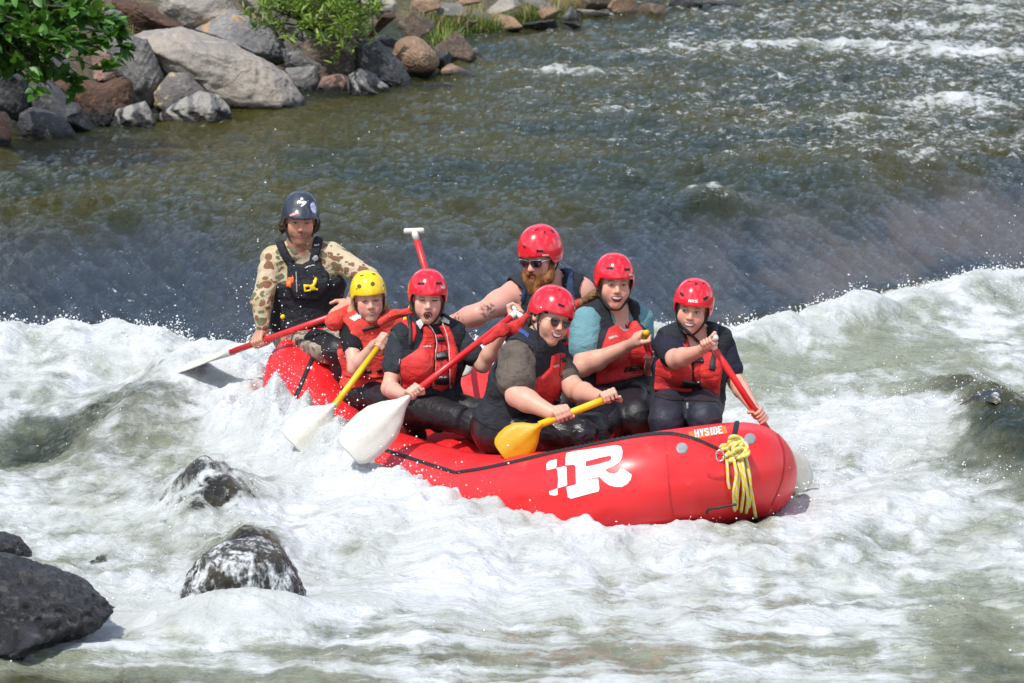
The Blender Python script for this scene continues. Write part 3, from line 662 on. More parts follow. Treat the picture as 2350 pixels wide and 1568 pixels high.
# ================================================================== PLANTS
def leaf_mesh(name, L, W, mat, fold=.25, droop=.12, n=5):
    V = []; F = []
    for i in range(n + 1):
        t = i / n; w = W / 2 * (math.sin(math.pi * min(1, t ** .8)) ** .8) + .0002
        y = L * t; z = -droop * L * t * t
        V += [(-w, y, z + fold * w), (0, y, z), (w, y, z + fold * w)]
    for i in range(n):
        a = i * 3; F += [(a, a + 1, a + 4, a + 3), (a + 1, a + 2, a + 5, a + 4)]
    me = new_mesh(name, V, F); me.materials.append(mat); return me
def leaf_mat(name, a, b):
    t = NT(name); r = t.n('ObjectInfo').outputs['Random']; n = t.noise(1.7, 3)
    c = t.mix(t.rng(t.math('ADD', t.math('MULTIPLY', r, .5), t.math('MULTIPLY', n, .5)), .2, .75), a, b)
    t.bsdf(Base_Color=c, Roughness=.42, Specular_IOR_Level=.4)
    tr = t.n('BsdfTranslucent', {'Color': t.mix(.5, c, (.14, .26, .02))}); mx = t.n('MixShader', {0: .32})
    t.l(t.b.outputs[0], mx.inputs[1]); t.l(tr.outputs[0], mx.inputs[2]); t.l(mx.outputs[0], t.o.inputs[0]); return t.m
M_LEAF = leaf_mat('leaf_green', (.038, .12, .016), (.10, .25, .030))
M_WILLOW = leaf_mat('willow_green', (.15, .26, .030), (.30, .40, .075))
M_BARK = simple('bark', (.055, .045, .038), .8, .3, 40, .4)
def basis(d, roll):
    x, y, z = frame(d); c, s = math.cos(roll), math.sin(roll)
    return x * c + y * s, y * c - x * s, z          # z = the leaf's length
def shrub(name, lab, cat, base, tips, leaf_me, n_obj, per_tip, spread, leaf_len, mat, seed, up=.25):
    g = random.Random(seed); base = np.array(base, float)
    root = thing(name, lab, cat, base)
    mb = MB(); sites = []
    for tip in tips:
        tip = np.array(tip, float); mid = base * .45 + tip * .55 + np.array((g.uniform(-.15, .15), g.uniform(-.1, .1), g.uniform(.0, .25)))
        ln = smooth_line([base + np.array((g.uniform(-.06, .06), g.uniform(-.06, .06), 0)), mid, tip], 6)
        mb.add(*tube(ln, np.linspace(.012, .0028, len(ln)), 5))
        for k in range(3):
            q = ln[g.randrange(6, len(ln))]; e = q + np.array([g.gauss(0, spread) for _ in range(3)])
            mb.add(*tube([q, (q + e) / 2 + (0, 0, .02), e], (.004, .003, .002), 4))
            for j in range(per_tip // 4): sites.append((q + (e - q) * g.uniform(.3, 1.05), e - q))
        for j in range(per_tip // 3): k = g.randrange(5, len(ln)); sites.append((ln[k] + np.array([g.gauss(0, .02) for _ in range(3)]), tip - mid))
    v, f = mb.out(); mk('branch', v, f, M_BARK, root)
    mats = []
    for p, d in sites:
        dirv = nrm(nrm(d) * .6 + np.array([g.gauss(0, .7), g.gauss(0, .7) - .15, g.gauss(0, .5) + up]))
        x, y, z = basis(dirv, g.uniform(-.9, .9)); s = g.uniform(.65, 1.2)
        M = Matrix(((x[0] * s, z[0] * s, y[0] * s, p[0]), (x[1] * s, z[1] * s, y[1] * s, p[1]), (x[2] * s, z[2] * s, y[2] * s, p[2]), (0, 0, 0, 1)))
        if M[2][2] < 0 : M = M @ Matrix.Rotation(math.pi, 4, 'Y')
        mats.append((p[1], M))
    vis = []
    for q in mats:
        a, b, d = proj(np.array(q[1].translation)); vis.append((0 if (-10 < a < 2360 and -10 < b < 1578) else 1, q[0]))
    order = sorted(range(len(mats)), key=lambda i: vis[i])
    inv = Matrix.Translation(-Vector(base))
    for i in order[:n_obj]:
        o = bpy.data.objects.new('leaf', leaf_me); COL.objects.link(o); o.parent = root; o.matrix_local = inv @ mats[i][1]
    rest = order[n_obj:]
    if rest:
        lv = np.array([q.co[:] for q in leaf_me.vertices]); lf = [tuple(q.vertices) for q in leaf_me.polygons]
        lf = np.array(lf); VV = []; FF = []
        for k, i in enumerate(rest):
            A = np.array(mats[i][1]); VV.append(lv @ A[:3, :3].T + A[:3, 3]); FF.append(lf + k * len(lv))
        o = mk('foliage', np.concatenate(VV), np.concatenate(FF), mat, root); o['kind'] = 'stuff'
    return root
g = random.Random(3)
LEAF1 = leaf_mesh('broad_leaf', .108, .060, M_LEAF)
tips = []
for k in range(58):                          # the shrub hangs over the rocks from the upper left
    for _ in range(50):
        px, py = g.uniform(-60, 312), g.uniform(-60, 205)
        if py < 215 - max(0, px - 215) * 1.2 - max(0, 120 - px) * .35 and py > -60 and (px < 235 or py > (px - 235) * 1.4): break
    tips.append(P(px, py, g.uniform(28.9, 30.3)))
shrub('leafy_shrub', 'bright green broad leaved shrub hanging over the rocks in the upper left corner', 'shrub', P(-170, 60, 29.8), tips, LEAF1, 300, 46, .075, .07, M_LEAF, 5)
LEAF2 = leaf_mesh('narrow_leaf', .085, .017, M_WILLOW, droop=.2)
tips = [P(g.uniform(575, 875), g.uniform(-50, 82) + (0 if px > 0 else 0), g.uniform(33.6, 35.2)) for px in range(54)] + [P(g.gauss(790, 22), g.uniform(60, 118), 33.4) for _ in range(6)]
shrub('willow_bush', 'yellow green narrow leaved willow bush growing between the boulders at the top', 'bush', P(730, 70, 35.0), tips, LEAF2, 300, 66, .11, .08, M_WILLOW, 8, .6)

def grass_mesh(blades, mat, name, lab, kind='stuff', parent=None):
    V = []; F = []
    for (p, h, lean, w) in blades:
        n = len(V); side = nrm(np.cross((0, 0, 1), lean + (1e-3, 0, 0))) * w
        m = p + np.array((0, 0, h * .6)) + lean * .35; t = p + np.array((0, 0, h * (1 - .35 * np.linalg.norm(lean) / h))) + lean
        V += [p - side, p + side, m - side * .7, m + side * .7, t]; F += [(n, n + 1, n + 3, n + 2), (n + 2, n + 3, n + 4)]
    mb = mk(name, np.array(V), F, mat, parent); return mb
def gmat(name, a, b):
    t = NT(name); c = t.mix(t.rng(t.noise(6, 4), .35, .65), a, b); t.bsdf(Base_Color=c, Roughness=.6); return t.m
M_GRASS = gmat('grass_green', (.075, .135, .016), (.19, .24, .035)); M_DRY = gmat('grass_dry', (.30, .23, .10), (.20, .17, .06))
def scatter(n, boxes, h0, h1):
    out = []
    for _ in range(n):
        x0, y0, x1, y1 = g.choice(boxes); px, py = g.uniform(x0, x1), g.uniform(y0, y1); d = bank_hit(px, py); p = P(px, py, d) - np.array((0, 0, .03))
        h = g.uniform(h0, h1); p[2] = max(.2, p[2] - .3); out.append((p, h, np.array((g.gauss(0, .35), g.gauss(0, .35), 0)) * h, g.uniform(.003, .006)))
    return out
o = grass_mesh(scatter(5200, [(935, 0, 1110, 95), (1000, 10, 1130, 96), (1190, 5, 1290, 60), (1085, 60, 1150, 100)], .16, .42), M_GRASS, 'grass', '')
tag(o, 'green grass growing between the rocks of the bank', 'grass', kind='stuff')
o = grass_mesh(scatter(3600, [(940, 0, 1100, 60), (1195, 0, 1300, 52), (1040, 40, 1110, 80), (235, -10, 300, 95), (1280, 0, 1340, 20)], .18, .48), M_DRY, 'dry_grass', '')
tag(o, 'dry straw coloured grass among the rocks', 'grass', kind='stuff')
def tuft(px, py, n, h, lab):
    d = (PZ(px, py, .28)[1] + .65) / .986; c = P(px, py, d); c[2] = .26
    bl = [(c + np.array((g.gauss(0, .03), g.gauss(0, .03), 0)), h * g.uniform(.5, 1), np.array((g.gauss(0, .3), g.gauss(0, .3), 0)) * h, .005) for _ in range(n)]
    V = []; o = grass_mesh(bl, M_GRASS, 'grass_tuft', ''); tag(o, lab, 'grass', 'grass tufts at the water')
    return o
tuft(58, 333, 22, .34, 'tall green grass tuft nearest the left edge of the waterline')
tuft(92, 336, 16, .22, 'middle green grass tuft before the rounded dark boulder')
tuft(122, 334, 10, .18, 'small thin green grass tuft right of the others at the water')
# ================================================================== RAFT
def plan(u):
    c, s = math.cos(u), math.sin(u); e = 2 / 3.2
    a = (R_LEN / 2 - R_TUBE) * math.copysign(abs(c) ** e, c)
    return a, (R_WID / 2 - R_TUBE) * math.copysign(abs(s) ** e, s) * (1 - .17 * sstep(.5, 1.6, -a))
def rock_z(a): return -.145 + .25 * max(0, (a - .25) / 1.35) ** 2 + .34 * max(0, (-.35 - a) / 1.25) ** 2
def rw(a, l, z): return np.array((RX0, RY0, 0)) + RF * a + RL * l + np.array((0, 0, z))
us = np.linspace(0, 2 * math.pi, 2000, endpoint=False); pl = np.array([plan(u) for u in us])
seg = np.hypot(*(np.roll(pl, -1, 0) - pl).T); cum = np.concatenate([[0], np.cumsum(seg)]); PER = cum[-1]
NS, NP = 240, 36
ss = np.linspace(0, PER, NS, endpoint=False)
ca = np.interp(ss, cum, np.append(pl[:, 0], pl[0, 0])); cl = np.interp(ss, cum, np.append(pl[:, 1], pl[0, 1]))
cen = np.array([rw(a, l, rock_z(a)) for a, l in zip(ca, cl)])
tan = np.roll(cen, -1, 0) - np.roll(cen, 1, 0); tan /= np.linalg.norm(tan, axis=1)[:, None]
TV = []
for i in range(NS):
    out = nrm(np.cross(tan[i], (0, 0, 1))); upv = np.cross(out, tan[i])
    seam = 1 - .0
    for k in range(NP):
        f = 2 * math.pi * k / NP; TV.append(cen[i] + R_TUBE * seam * (math.cos(f) * out + math.sin(f) * upv))
TF = np.array([(i * NP + k, i * NP + (k + 1) % NP, ((i + 1) % NS) * NP + (k + 1) % NP, ((i + 1) % NS) * NP + k) for i in range(NS) for k in range(NP)])
TV = np.array(TV)
def raft_red():
    t = NT('raft_red'); n = t.noise(3, 5)
    c = t.mix(t.rng(n, .35, .65), (.70, .016, .020), (.76, .026, .028))
    c = t.mix(t.rng(t.noise(9, 6, rough=.65), .60, .74, 0, .35), c, (.74, .10, .10))
    t.bsdf(Base_Color=c, Roughness=t.rng(t.noise(5, 5), .35, .65, .28, .46), Specular_IOR_Level=.5, Normal=t.bump(t.noise(2.2, 4), .25, .03)); return t.m
M_RAFT = raft_red()
M_BLACK = simple('webbing_black', (.012, .012, .014), .6, .25, 60, .3)
M_WHITE = simple('print_white', (.80, .80, .80), .45, .05, 20)
M_GREY = simple('rubber_grey', (.26, .27, .28), .6, .12, 40, .2)
M_STEEL = simple('steel', (.62, .62, .62), .25, .1, 40, metal=1.0)
raft = thing('raft', 'red inflatable raft with white lettering on its bow, carrying seven people', 'raft', (RX0, RY0, -.35))
mk('tube', TV, TF, M_RAFT, raft)
BV_RAFT = BVHTree.FromPolygons(TV.tolist(), TF.tolist())
for a in (-.62, .02, .62):                           # cross tubes and floor
    v, f = tube([rw(a, l, -.10) for l in np.linspace(-.5, .5, 9)], [.14] + [.165] * 7 + [.14], 20); mk('thwart', v, f, M_RAFT, raft)
fl = [rw(a * .93, l * .93, rock_z(a) - .14) for a, l in zip(ca[::4], cl[::4])]; ctr = rw(0, 0, -.27)
mk('floor', np.array([ctr] + fl), [(0, 1 + i, 1 + (i + 1) % len(fl)) for i in range(len(fl))], simple('floor_grey', (.30, .30, .31), .6, .15, 12, .2), raft)

# ------------------------------------------------------------------ flat or padded pieces laid on a surface: outline in the photograph's pixels, cast onto the mesh
def inside(poly, x, y):
    r = np.zeros(x.shape, bool); n = len(poly)
    for i in range(n):
        (x0, y0), (x1, y1) = poly[i], poly[(i + 1) % n]
        if y0 == y1: continue
        c = (y0 > y) != (y1 > y); r ^= c & (x < (x1 - x0) * (y - y0) / (y1 - y0) + x0)
    return r
def near_edge(polys, x, y):
    bd = np.full(x.shape, 1e9); bx = x.copy(); by = y.copy()
    for poly in polys:
        n = len(poly)
        for i in range(n):
            (x0, y0), (x1, y1) = poly[i], poly[(i + 1) % n]; dx, dy = x1 - x0, y1 - y0; L = dx * dx + dy * dy + 1e-12
            t = np.clip(((x - x0) * dx + (y - y0) * dy) / L, 0, 1); qx, qy = x0 + t * dx, y0 + t * dy; d = np.hypot(x - qx, y - qy)
            m = d < bd; bd = np.where(m, d, bd); bx = np.where(m, qx, bx); by = np.where(m, qy, by)
    return bd, bx, by
def lay(name, polys, bvh, mat, parent, res=2.0, h0=.002, h1=None, soft=6.0, cast=None, maxd=1e9, rigid=False, skirt=0.0):
    if not isinstance(polys[0][0], (tuple, list, np.ndarray)): polys = [polys]
    A = np.concatenate([np.array(p, float) for p in polys]); x0, y0 = A.min(0) - res; x1, y1 = A.max(0) + res
    nx, ny = max(2, int((x1 - x0) / res) + 1), max(2, int((y1 - y0) / res) + 1)
    X, Y = np.meshgrid(np.linspace(x0, x1, nx), np.linspace(y0, y1, ny))
    cx = (X[:-1, :-1] + X[1:, 1:]) / 2; cy = (Y[:-1, :-1] + Y[1:, 1:]) / 2
    cell = np.zeros(cx.shape, bool)
    for p in polys: cell ^= inside(p, cx, cy)
    use = np.zeros(X.shape, bool)
    for a, b in ((0, 0), (0, 1), (1, 0), (1, 1)): use[a:a + ny - 1, b:b + nx - 1] |= cell
    bd, bx, by = near_edge(polys, X, Y); ins = np.zeros(X.shape, bool)
    for p in polys: ins ^= inside(p, X, Y)
    snap = use & ((~ins) | (bd < .42 * np.hypot((x1 - x0) / (nx - 1), (y1 - y0) / (ny - 1))))
    X = np.where(snap, bx, X); Y = np.where(snap, by, Y); bd = np.where(snap, 0, bd)
    if cast is None:
        def cast(a, b): r = ray(a, b); return CAMV, r
    ids = -np.ones(X.shape, int); V = []; n = 0
    for i, j in np.argwhere(use):
        o, d = cast(X[i, j], Y[i, j]); loc, nor, fi, dist = bvh.ray_cast(Vector(o), Vector(d))
        if loc is None or dist > maxd: continue
        nor = np.array(nor); dd = nrm(d)
        if np.dot(nor, dd) > 0: nor = -nor
        k = h0 if h1 is None else h0 + (h1 - h0) * math.sqrt(max(0, 1 - (1 - min(1, bd[i, j] / soft)) ** 2))
        V.append(np.array(loc) + (nor * .75 - dd * .25) * k); ids[i, j] = n; n += 1
    F = []
    for i, j in np.argwhere(cell):
        q = [ids[i, j], ids[i + 1, j], ids[i + 1, j + 1], ids[i, j + 1]]
        q = [k for k in q if k >= 0]
        if len(q) >= 3:
            P3 = [V[k] for k in q]
            if max(np.linalg.norm(P3[a] - P3[a - 1]) for a in range(len(P3))) < .16: F.append(tuple(q))
    if not F: return None
    return mk(name, np.array(V), F, mat, parent)
def band(pts, w):
    """outline of a strap along pixel points"""
    p = smooth_line([(a, b, 0) for a, b in pts], 6)[:, :2]; t = np.gradient(p, axis=0); t /= np.linalg.norm(t, axis=1)[:, None]; n = np.stack([-t[:, 1], t[:, 0]], 1) * w / 2
    return [tuple(q) for q in np.concatenate([p + n, (p - n)[::-1]])]
def circle(x, y, r, n=18, k=1.0): return [(x + r * math.cos(2 * math.pi * i / n), y + r * k * math.sin(2 * math.pi * i / n)) for i in range(n)]

def raft_lay(name, polys, mat, **k): return lay(name, polys, BV_RAFT, mat, raft, **k)
# the black line laced along the side
for pts, w in (([(722, 812), (704, 852), (686, 895), (669, 936)], 10), ([(669, 936), (720, 962), (775, 990), (870, 1028), (960, 1058), (1045, 1085)], 8),
               ([(1045, 1085), (1110, 1075), (1180, 1060), (1255, 1042), (1330, 1026), (1400, 1012)], 7), ([(1400, 1012), (1450, 1003), (1505, 996), (1550, 997), (1600, 1010), (1648, 1031)], 7), ([(1692, 966), (1688, 985), (1683, 1006)], 12)):
    raft_lay('strap', band(pts, w), M_BLACK, res=2.2, h0=.004, h1=.010, soft=3)
for pts in ([(1524, 1000), (1530, 1040), (1534, 1090), (1538, 1140), (1546, 1185)], [(1780, 985), (1800, 1040), (1796, 1100), (1772, 1160)]):
    raft_lay('seam', band(pts, 3.2), simple('raft_seam', (.50, .012, .016), .5), res=1.6, h0=.003)
M_PATCHR = simple('raft_patch', (.62, .014, .02), .45)
raft_lay('chafe_patch', Z(6, [(1500, 545), (1570, 580), (1680, 560), (1690, 590), (1560, 595), (1495, 575)]), M_PATCHR, res=2, h0=.003)
for c in (Z(6, [(1300, 360)])[0], Z(6, [(1820, 288)])[0]):
    raft_lay('round_patch', circle(c[0], c[1], 13.6, 16, .92), M_GREY, res=2.0, h0=.002, h1=.007, soft=5)
# lettering
R_out = Z(6, [(418, 400), (470, 385), (600, 368), (720, 350), (800, 338), (836, 350), (846, 385), (842, 430), (820, 470), (770, 500), (722, 520), (715, 530), (740, 548), (775, 555), (810, 545), (832, 508),
              (870, 530), (916, 562), (908, 600), (880, 635), (840, 656), (790, 655), (740, 640), (700, 610), (672, 580), (640, 585), (575, 600), (585, 602), (660, 590), (670, 668), (662, 690), (600, 705), (455, 745), (430, 735), (418, 655), (480, 640), (492, 632), (488, 500), (476, 486), (412, 492), (410, 440)])
R_hole = Z(6, [(566, 462), (650, 440), (740, 420), (762, 424), (760, 446), (740, 462), (640, 488), (572, 502), (564, 488)])
chk1 = Z(6, [(265, 480), (285, 460), (345, 445), (342, 498), (338, 512), (268, 530)])
chk2 = Z(6, [(342, 512), (405, 498), (418, 505), (424, 640), (412, 648), (350, 665), (356, 600), (350, 535)])
chk3 = Z(6, [(285, 690), (350, 665), (352, 715), (330, 722), (290, 715)])
chk4 = Z(6, [(345, 497), (408, 488), (404, 440), (410, 415), (352, 440)])
lg = raft_lay('letter', [R_out, R_hole], M_WHITE, res=1.6, h0=.003); tag(lg, 'big white letter R')
for c in (chk1, chk2, chk3): raft_lay('logo_check', c, M_WHITE, res=1.6, h0=.003)
lb = raft_lay('name_label', Z(6, [(1345, 238), (1500, 212), (1632, 190), (1648, 245), (1520, 268), (1370, 298)]), simple('label_orange', (.72, .16, .03), .5), res=2, h0=.002)
LET = {'H': [[(0, 0), (.3, 0), (.3, .42), (.6, .42), (.6, 0), (.9, 0), (.9, 1), (.6, 1), (.6, .58), (.3, .58), (.3, 1), (0, 1)]], 'Y': [[(0, 0), (.3, 0), (.45, .4), (.6, 0), (.9, 0), (.6, .6), (.6, 1), (.3, 1), (.3, .6)]],
       'S': [[(.9, .25), (.62, .25), (.6, .17), (.3, .17), (.28, .38), (.9, .48), (.9, .9), (.75, 1), (.15, 1), (0, .9), (0, .72), (.28, .72), (.3, .83), (.6, .83), (.62, .62), (0, .5), (0, .1), (.15, 0), (.75, 0), (.9, .1)]],
       'I': [[(.1, 0), (.55, 0), (.55, .1), (.48, .1), (.48, .9), (.55, .9), (.55, 1), (.1, 1), (.1, .9), (.18, .9), (.18, .1), (.1, .1)]], 'D': [[(0, 0), (.65, 0), (.9, .2), (.9, .8), (.65, 1), (0, 1)], [(.3, .15), (.55, .15), (.62, .28), (.62, .72), (.55, .85), (.3, .85)]],
       'E': [[(0, 0), (.9, 0), (.9, .25), (.75, .15), (.3, .15), (.3, .42), (.7, .42), (.7, .56), (.3, .56), (.3, .85), (.75, .85), (.9, .72), (.9, 1), (0, 1)]],
       'N': [[(0, 0), (.28, 0), (.64, .6), (.64, 0), (.9, 0), (.9, 1), (.64, 1), (.26, .4), (.26, 1), (0, 1)]], 'R': [[(0, 0), (.7, 0), (.9, .12), (.9, .45), (.7, .58), (.9, 1), (.6, 1), (.42, .6), (.28, .6), (.28, 1), (0, 1)], [(.28, .16), (.58, .16), (.62, .3), (.58, .44), (.28, .44)]]}
def word(name, txt, p0, p1, h, bvh, mat, parent, res, h0=.003, gap=1.08, up=None):
    """letters from pixel p0 to p1 along their top, h pixels tall"""
    adv = [.72 if ch == 'I' else gap for ch in txt]
    p0 = np.array(p0, float); p1 = np.array(p1, float); e = (p1 - p0) / sum(adv); dn = np.array((-e[1], e[0])); dn = dn / np.linalg.norm(dn) * h if up is None else np.array(up, float) * h
    for k, ch in enumerate(txt):
        b = p0 + e * sum(adv[:k])
        o = lay(name, [[tuple(b + e * x + dn * y) for x, y in q] for q in LET[ch]], bvh, mat, parent, res=res, h0=h0)
a, b = Z(6, [(1392, 224), (1610, 192)])
word('letter', 'HYSIDE', a, b, 17, BV_RAFT, M_WHITE, raft, 1.2, .005)
# D ring beside the rope
c = np.array(BV_RAFT.ray_cast(Vector(CAMV), Vector(ray(1652, 1042)))[0]); s = c[1] / FP
ringp = [P(1652 + 9 * math.cos(t), 1046 + 13 * math.sin(t), proj(c)[2] - .02) for t in np.linspace(0, 2 * math.pi, 15)]
v, f = tube(ringp, .004, 6); mk('d_ring', v, f, M_STEEL, raft)
mk('loop_handle', *tube(smooth_line([P(1622, 1180, 19.42), P(1626, 1170, 19.40), P(1650, 1165, 19.38), P(1690, 1158, 19.36)], 4), .006, 6), M_BLACK, raft)

# ------------------------------------------------------------------ yellow bow rope: a knot and hanging bights
def rope_mat():
    t = NT('rope_yellow'); w = t.n('TexWave', {'Vector': t.scaled((1, 1, 1), rot=(.6, .5, .3)), 'Scale': 15.0, 'Distortion': 2.5, 'Detail': 2}).outputs['Fac']
    c = t.mix(t.rng(w, .50, .68), (.74, .54, .015), (.60, .56, .40)); t.bsdf(Base_Color=c, Roughness=.7, Normal=t.bump(t.noise(160, 2), .5, .004)); return t.m
M_ROPE = rope_mat()
kn = BV_RAFT.ray_cast(Vector(CAMV), Vector(ray(1690, 1030)))[0]; kd = proj(np.array(kn))[2]
rope = thing('bow_rope', 'yellow and white rope knotted on the raft bow with its ends hanging', 'rope', np.array(kn))
def rp(pts, dd): return [P(x, y, kd - dd - k * .012) for k, (x, y) in enumerate(pts)] if not hasattr(dd, '__len__') else [P(x, y, kd - q) for (x, y), q in zip(pts, dd)]
def surf_rope(pix, lift=.014, r=.0085):
    q = []
    for x, y in pix:
        h = BV_RAFT.ray_cast(Vector(CAMV), Vector(ray(x, y)))[0]
        dpt = proj(np.array(h))[2] if h is not None else kd; q.append(P(x, y, min(dpt, kd + .12) - lift))
    return tube(smooth_line(q, 5), r, 8)
strands = [[(1690, 1035), (1697, 1080), (1692, 1130), (1690, 1168)], [(1694, 1035), (1704, 1085), (1706, 1130), (1700, 1175)], [(1700, 1035), (1708, 1090), (1716, 1140), (1712, 1178)],
           [(1704, 1035), (1716, 1090), (1726, 1140), (1734, 1188)], [(1708, 1038), (1719, 1085), (1722, 1130), (1718, 1165)], [(1684, 1055), (1690, 1090), (1684, 1130), (1686, 1172)], [(1668, 1055), (1670, 1085), (1671, 1105), (1674, 1122)]]
for k, st in enumerate(strands): mk('strand', *surf_rope(st, .016 + .012 * (k % 3), .0085 if k < 6 else .0075), M_ROPE, rope)
mb = MB(); gk = random.Random(4)
for (cx, cy, ra, rb, rot, li) in ((1692, 1022, 20, 12, .3, .03), (1698, 1030, 17, 14, -.6, .05), (1686, 1032, 14, 16, .9, .045), (1702, 1038, 16, 9, .1, .06), (1694, 1042, 15, 9, -.2, .055), (1690, 1012, 16, 9, .4, .04), (1668, 1042, 14, 10, .8, .035), (1672, 1052, 11, 8, -.3, .05), (1664, 1032, 11, 10, .2, .03)):
    q = []
    for t in np.linspace(0, 2 * math.pi, 13):
        x, y = ra * math.cos(t), rb * math.sin(t); X = cx + x * math.cos(rot) - y * math.sin(rot); Y = cy + x * math.sin(rot) + y * math.cos(rot)
        q.append(P(X, Y, kd - li - .012 * math.sin(2 * t + rot)))
    mb.add(*tube(smooth_line(q, 2), .0098, 8, cap=False))
mk('knot', *mb.out(), M_ROPE, rope)
# ================================================================== BODIES: one smooth implicit surface per body or garment, meshed with surface nets
class Field:
    def __init__(s): s.ops = []; s.nz = []
    def cone(s, a, b, ra, rb=None, k=.02, op='add', flat=None):
        s.ops.append(('c', np.asarray(a, float), np.asarray(b, float), ra, ra if rb is None else rb, flat, k, op)); return s
    def ell(s, c, r, R=None, k=.02, op='add'):
        s.ops.append(('e', np.asarray(c, float), np.asarray(r, float), np.eye(3) if R is None else np.asarray(R, float), 0, None, k, op)); return s
    def cut(s, p, n, k=.01):                      # keep the side that n points away from
        s.ops.append(('p', np.asarray(p, float), nrm(n), 0, 0, None, k, 'int')); return s
    def noise(s, amp, freq, seed=0.0, mode=None, oct=3): s.nz.append((amp, np.broadcast_to(np.asarray(freq, float), (3,)), seed, mode, oct)); return s
    @staticmethod
    def d(o, p):
        if o[0] == 'c':
            a, b, ra, rb, flat = o[1], o[2], o[3], o[4], o[5]; ab = b - a; L = ab @ ab
            q = p - a; t = np.clip(q @ ab / L, 0, 1) if L > 1e-12 else np.zeros(len(p)); q = q - t[:, None] * ab
            if flat is not None:
                n, s_ = flat; h = q @ n; q = q + np.outer(h * (1 / s_ - 1), n)
            return np.sqrt(np.einsum('ij,ij->i', q, q)) - (ra + (rb - ra) * t)
        if o[0] == 'e':
            q = (p - o[1]) @ o[3].T if False else (p - o[1]) @ o[3]; r = o[2]
            k0 = np.sqrt(np.sum((q / r) ** 2, 1)); k1 = np.sqrt(np.sum((q / (r * r)) ** 2, 1)) + 1e-9
            return np.where(k0 < 1e-4, -r.min(), k0 * (k0 - 1) / k1)
        return (p - o[1]) @ o[2]
    @staticmethod
    def comb(d, e, k, op):
        if op == 'add':
            if d is None: return e
            h = np.maximum(k - np.abs(d - e), 0) / k; return np.minimum(d, e) - h * h * k * .25
        e = -e if op == 'sub' else e
        h = np.maximum(k - np.abs(d - e), 0) / k; return np.maximum(d, e) + h * h * k * .25
    def bounds(s):
        lo = np.full(3, 1e9); hi = -lo
        for o in s.ops:
            if o[7] != 'add': continue
            if o[0] == 'c': r = max(o[3], o[4]); pts = ((o[1], r), (o[2], r))
            else: pts = ((o[1], max(o[2])),)
            for p, r in pts: lo = np.minimum(lo, p - r); hi = np.maximum(hi, p + r)
        return lo, hi
    def mesh(s, vox):
        lo, hi = s.bounds(); pad = 6 * vox; lo = lo - pad; hi = hi + pad; cs = 4 * vox
        nc = np.maximum(2, np.ceil((hi - lo) / cs).astype(int)); hd = .5 * cs * 1.7321
        ax = [lo[i] + (np.arange(nc[i]) + .5) * cs for i in range(3)]
        C = np.stack(np.meshgrid(*ax, indexing='ij'), -1).reshape(-1, 3)
        dc = None; per = []
        for o in s.ops:
            e = s.d(o, C); per.append(e); dc = s.comb(dc, e, o[6], o[7])
        act = np.where(np.abs(dc) < hd * 1.9 + vox)[0]
        off = (np.stack(np.meshgrid(*[np.arange(4)] * 3, indexing='ij'), -1).reshape(-1, 3) + .5 - 2) * vox
        Pf = (C[act][:, None] + off[None]); nb = len(act)
        D = np.full((nb, 64), 9.0)
        for o, e in zip(s.ops, per):
            if o[7] == 'add': m = np.where(e[act] < dc[act] + o[6] + 2.6 * hd)[0]
            elif o[7] == 'sub': m = np.where(-e[act] > dc[act] - o[6] - 3 * hd)[0]
            else: m = np.arange(nb)
            if not len(m): continue
            q = s.d(o, Pf[m].reshape(-1, 3)).reshape(-1, 64)
            D[m] = s.comb(D[m], q, o[6], o[7])
        for amp, fr, seed, mode, oc in s.nz:
            near = np.where(np.abs(D).min(1) < 4 * vox)[0]
            D[near] += amp * fbm3(Pf[near].reshape(-1, 3) * fr + seed, oc, .5, mode).reshape(-1, 64)
        sg = np.where(dc < 0, -1.0, 1.0).astype(np.float32)
        G = np.repeat(np.repeat(np.repeat(sg.reshape(nc), 4, 0), 4, 1), 4, 2)
        I = np.stack(np.unravel_index(act, nc), -1) * 4
        o4 = np.stack(np.meshgrid(*[np.arange(4)] * 3, indexing='ij'), -1).reshape(-1, 3)
        K = I[:, None] + o4[None]; G[K[..., 0], K[..., 1], K[..., 2]] = D
        G[0] = G[-1] = 1; G[:, 0] = G[:, -1] = 1; G[:, :, 0] = G[:, :, -1] = 1
        return s.nets(G, lo + .5 * vox, vox)
    @staticmethod
    def nets(G, org, h):
        S = G < 0; n = [k - 1 for k in G.shape]
        cnt = np.zeros(n, np.int8)
        cor = [(a, b, c) for a in (0, 1) for b in (0, 1) for c in (0, 1)]
        for a, b, c in cor: cnt += S[a:a + n[0], b:b + n[1], c:c + n[2]]
        mx = (cnt > 0) & (cnt < 8); ij = np.argwhere(mx); idx = np.full(n, -1, np.int64); idx[mx] = np.arange(len(ij))
        v = np.stack([G[ij[:, 0] + a, ij[:, 1] + b, ij[:, 2] + c] for a, b, c in cor], 1)
        ac = np.zeros((len(ij), 3)); w = np.zeros(len(ij)); ca_ = np.array(cor, float)
        for p in range(8):
            for q in range(p + 1, 8):
                if abs(ca_[p] - ca_[q]).sum() != 1: continue
                m = (v[:, p] < 0) != (v[:, q] < 0); t = v[m, p] / (v[m, p] - v[m, q])
                ac[m] += ca_[p] + t[:, None] * (ca_[q] - ca_[p]); w[m] += 1
        V = org + (ij + ac / w[:, None]) * h; F = []
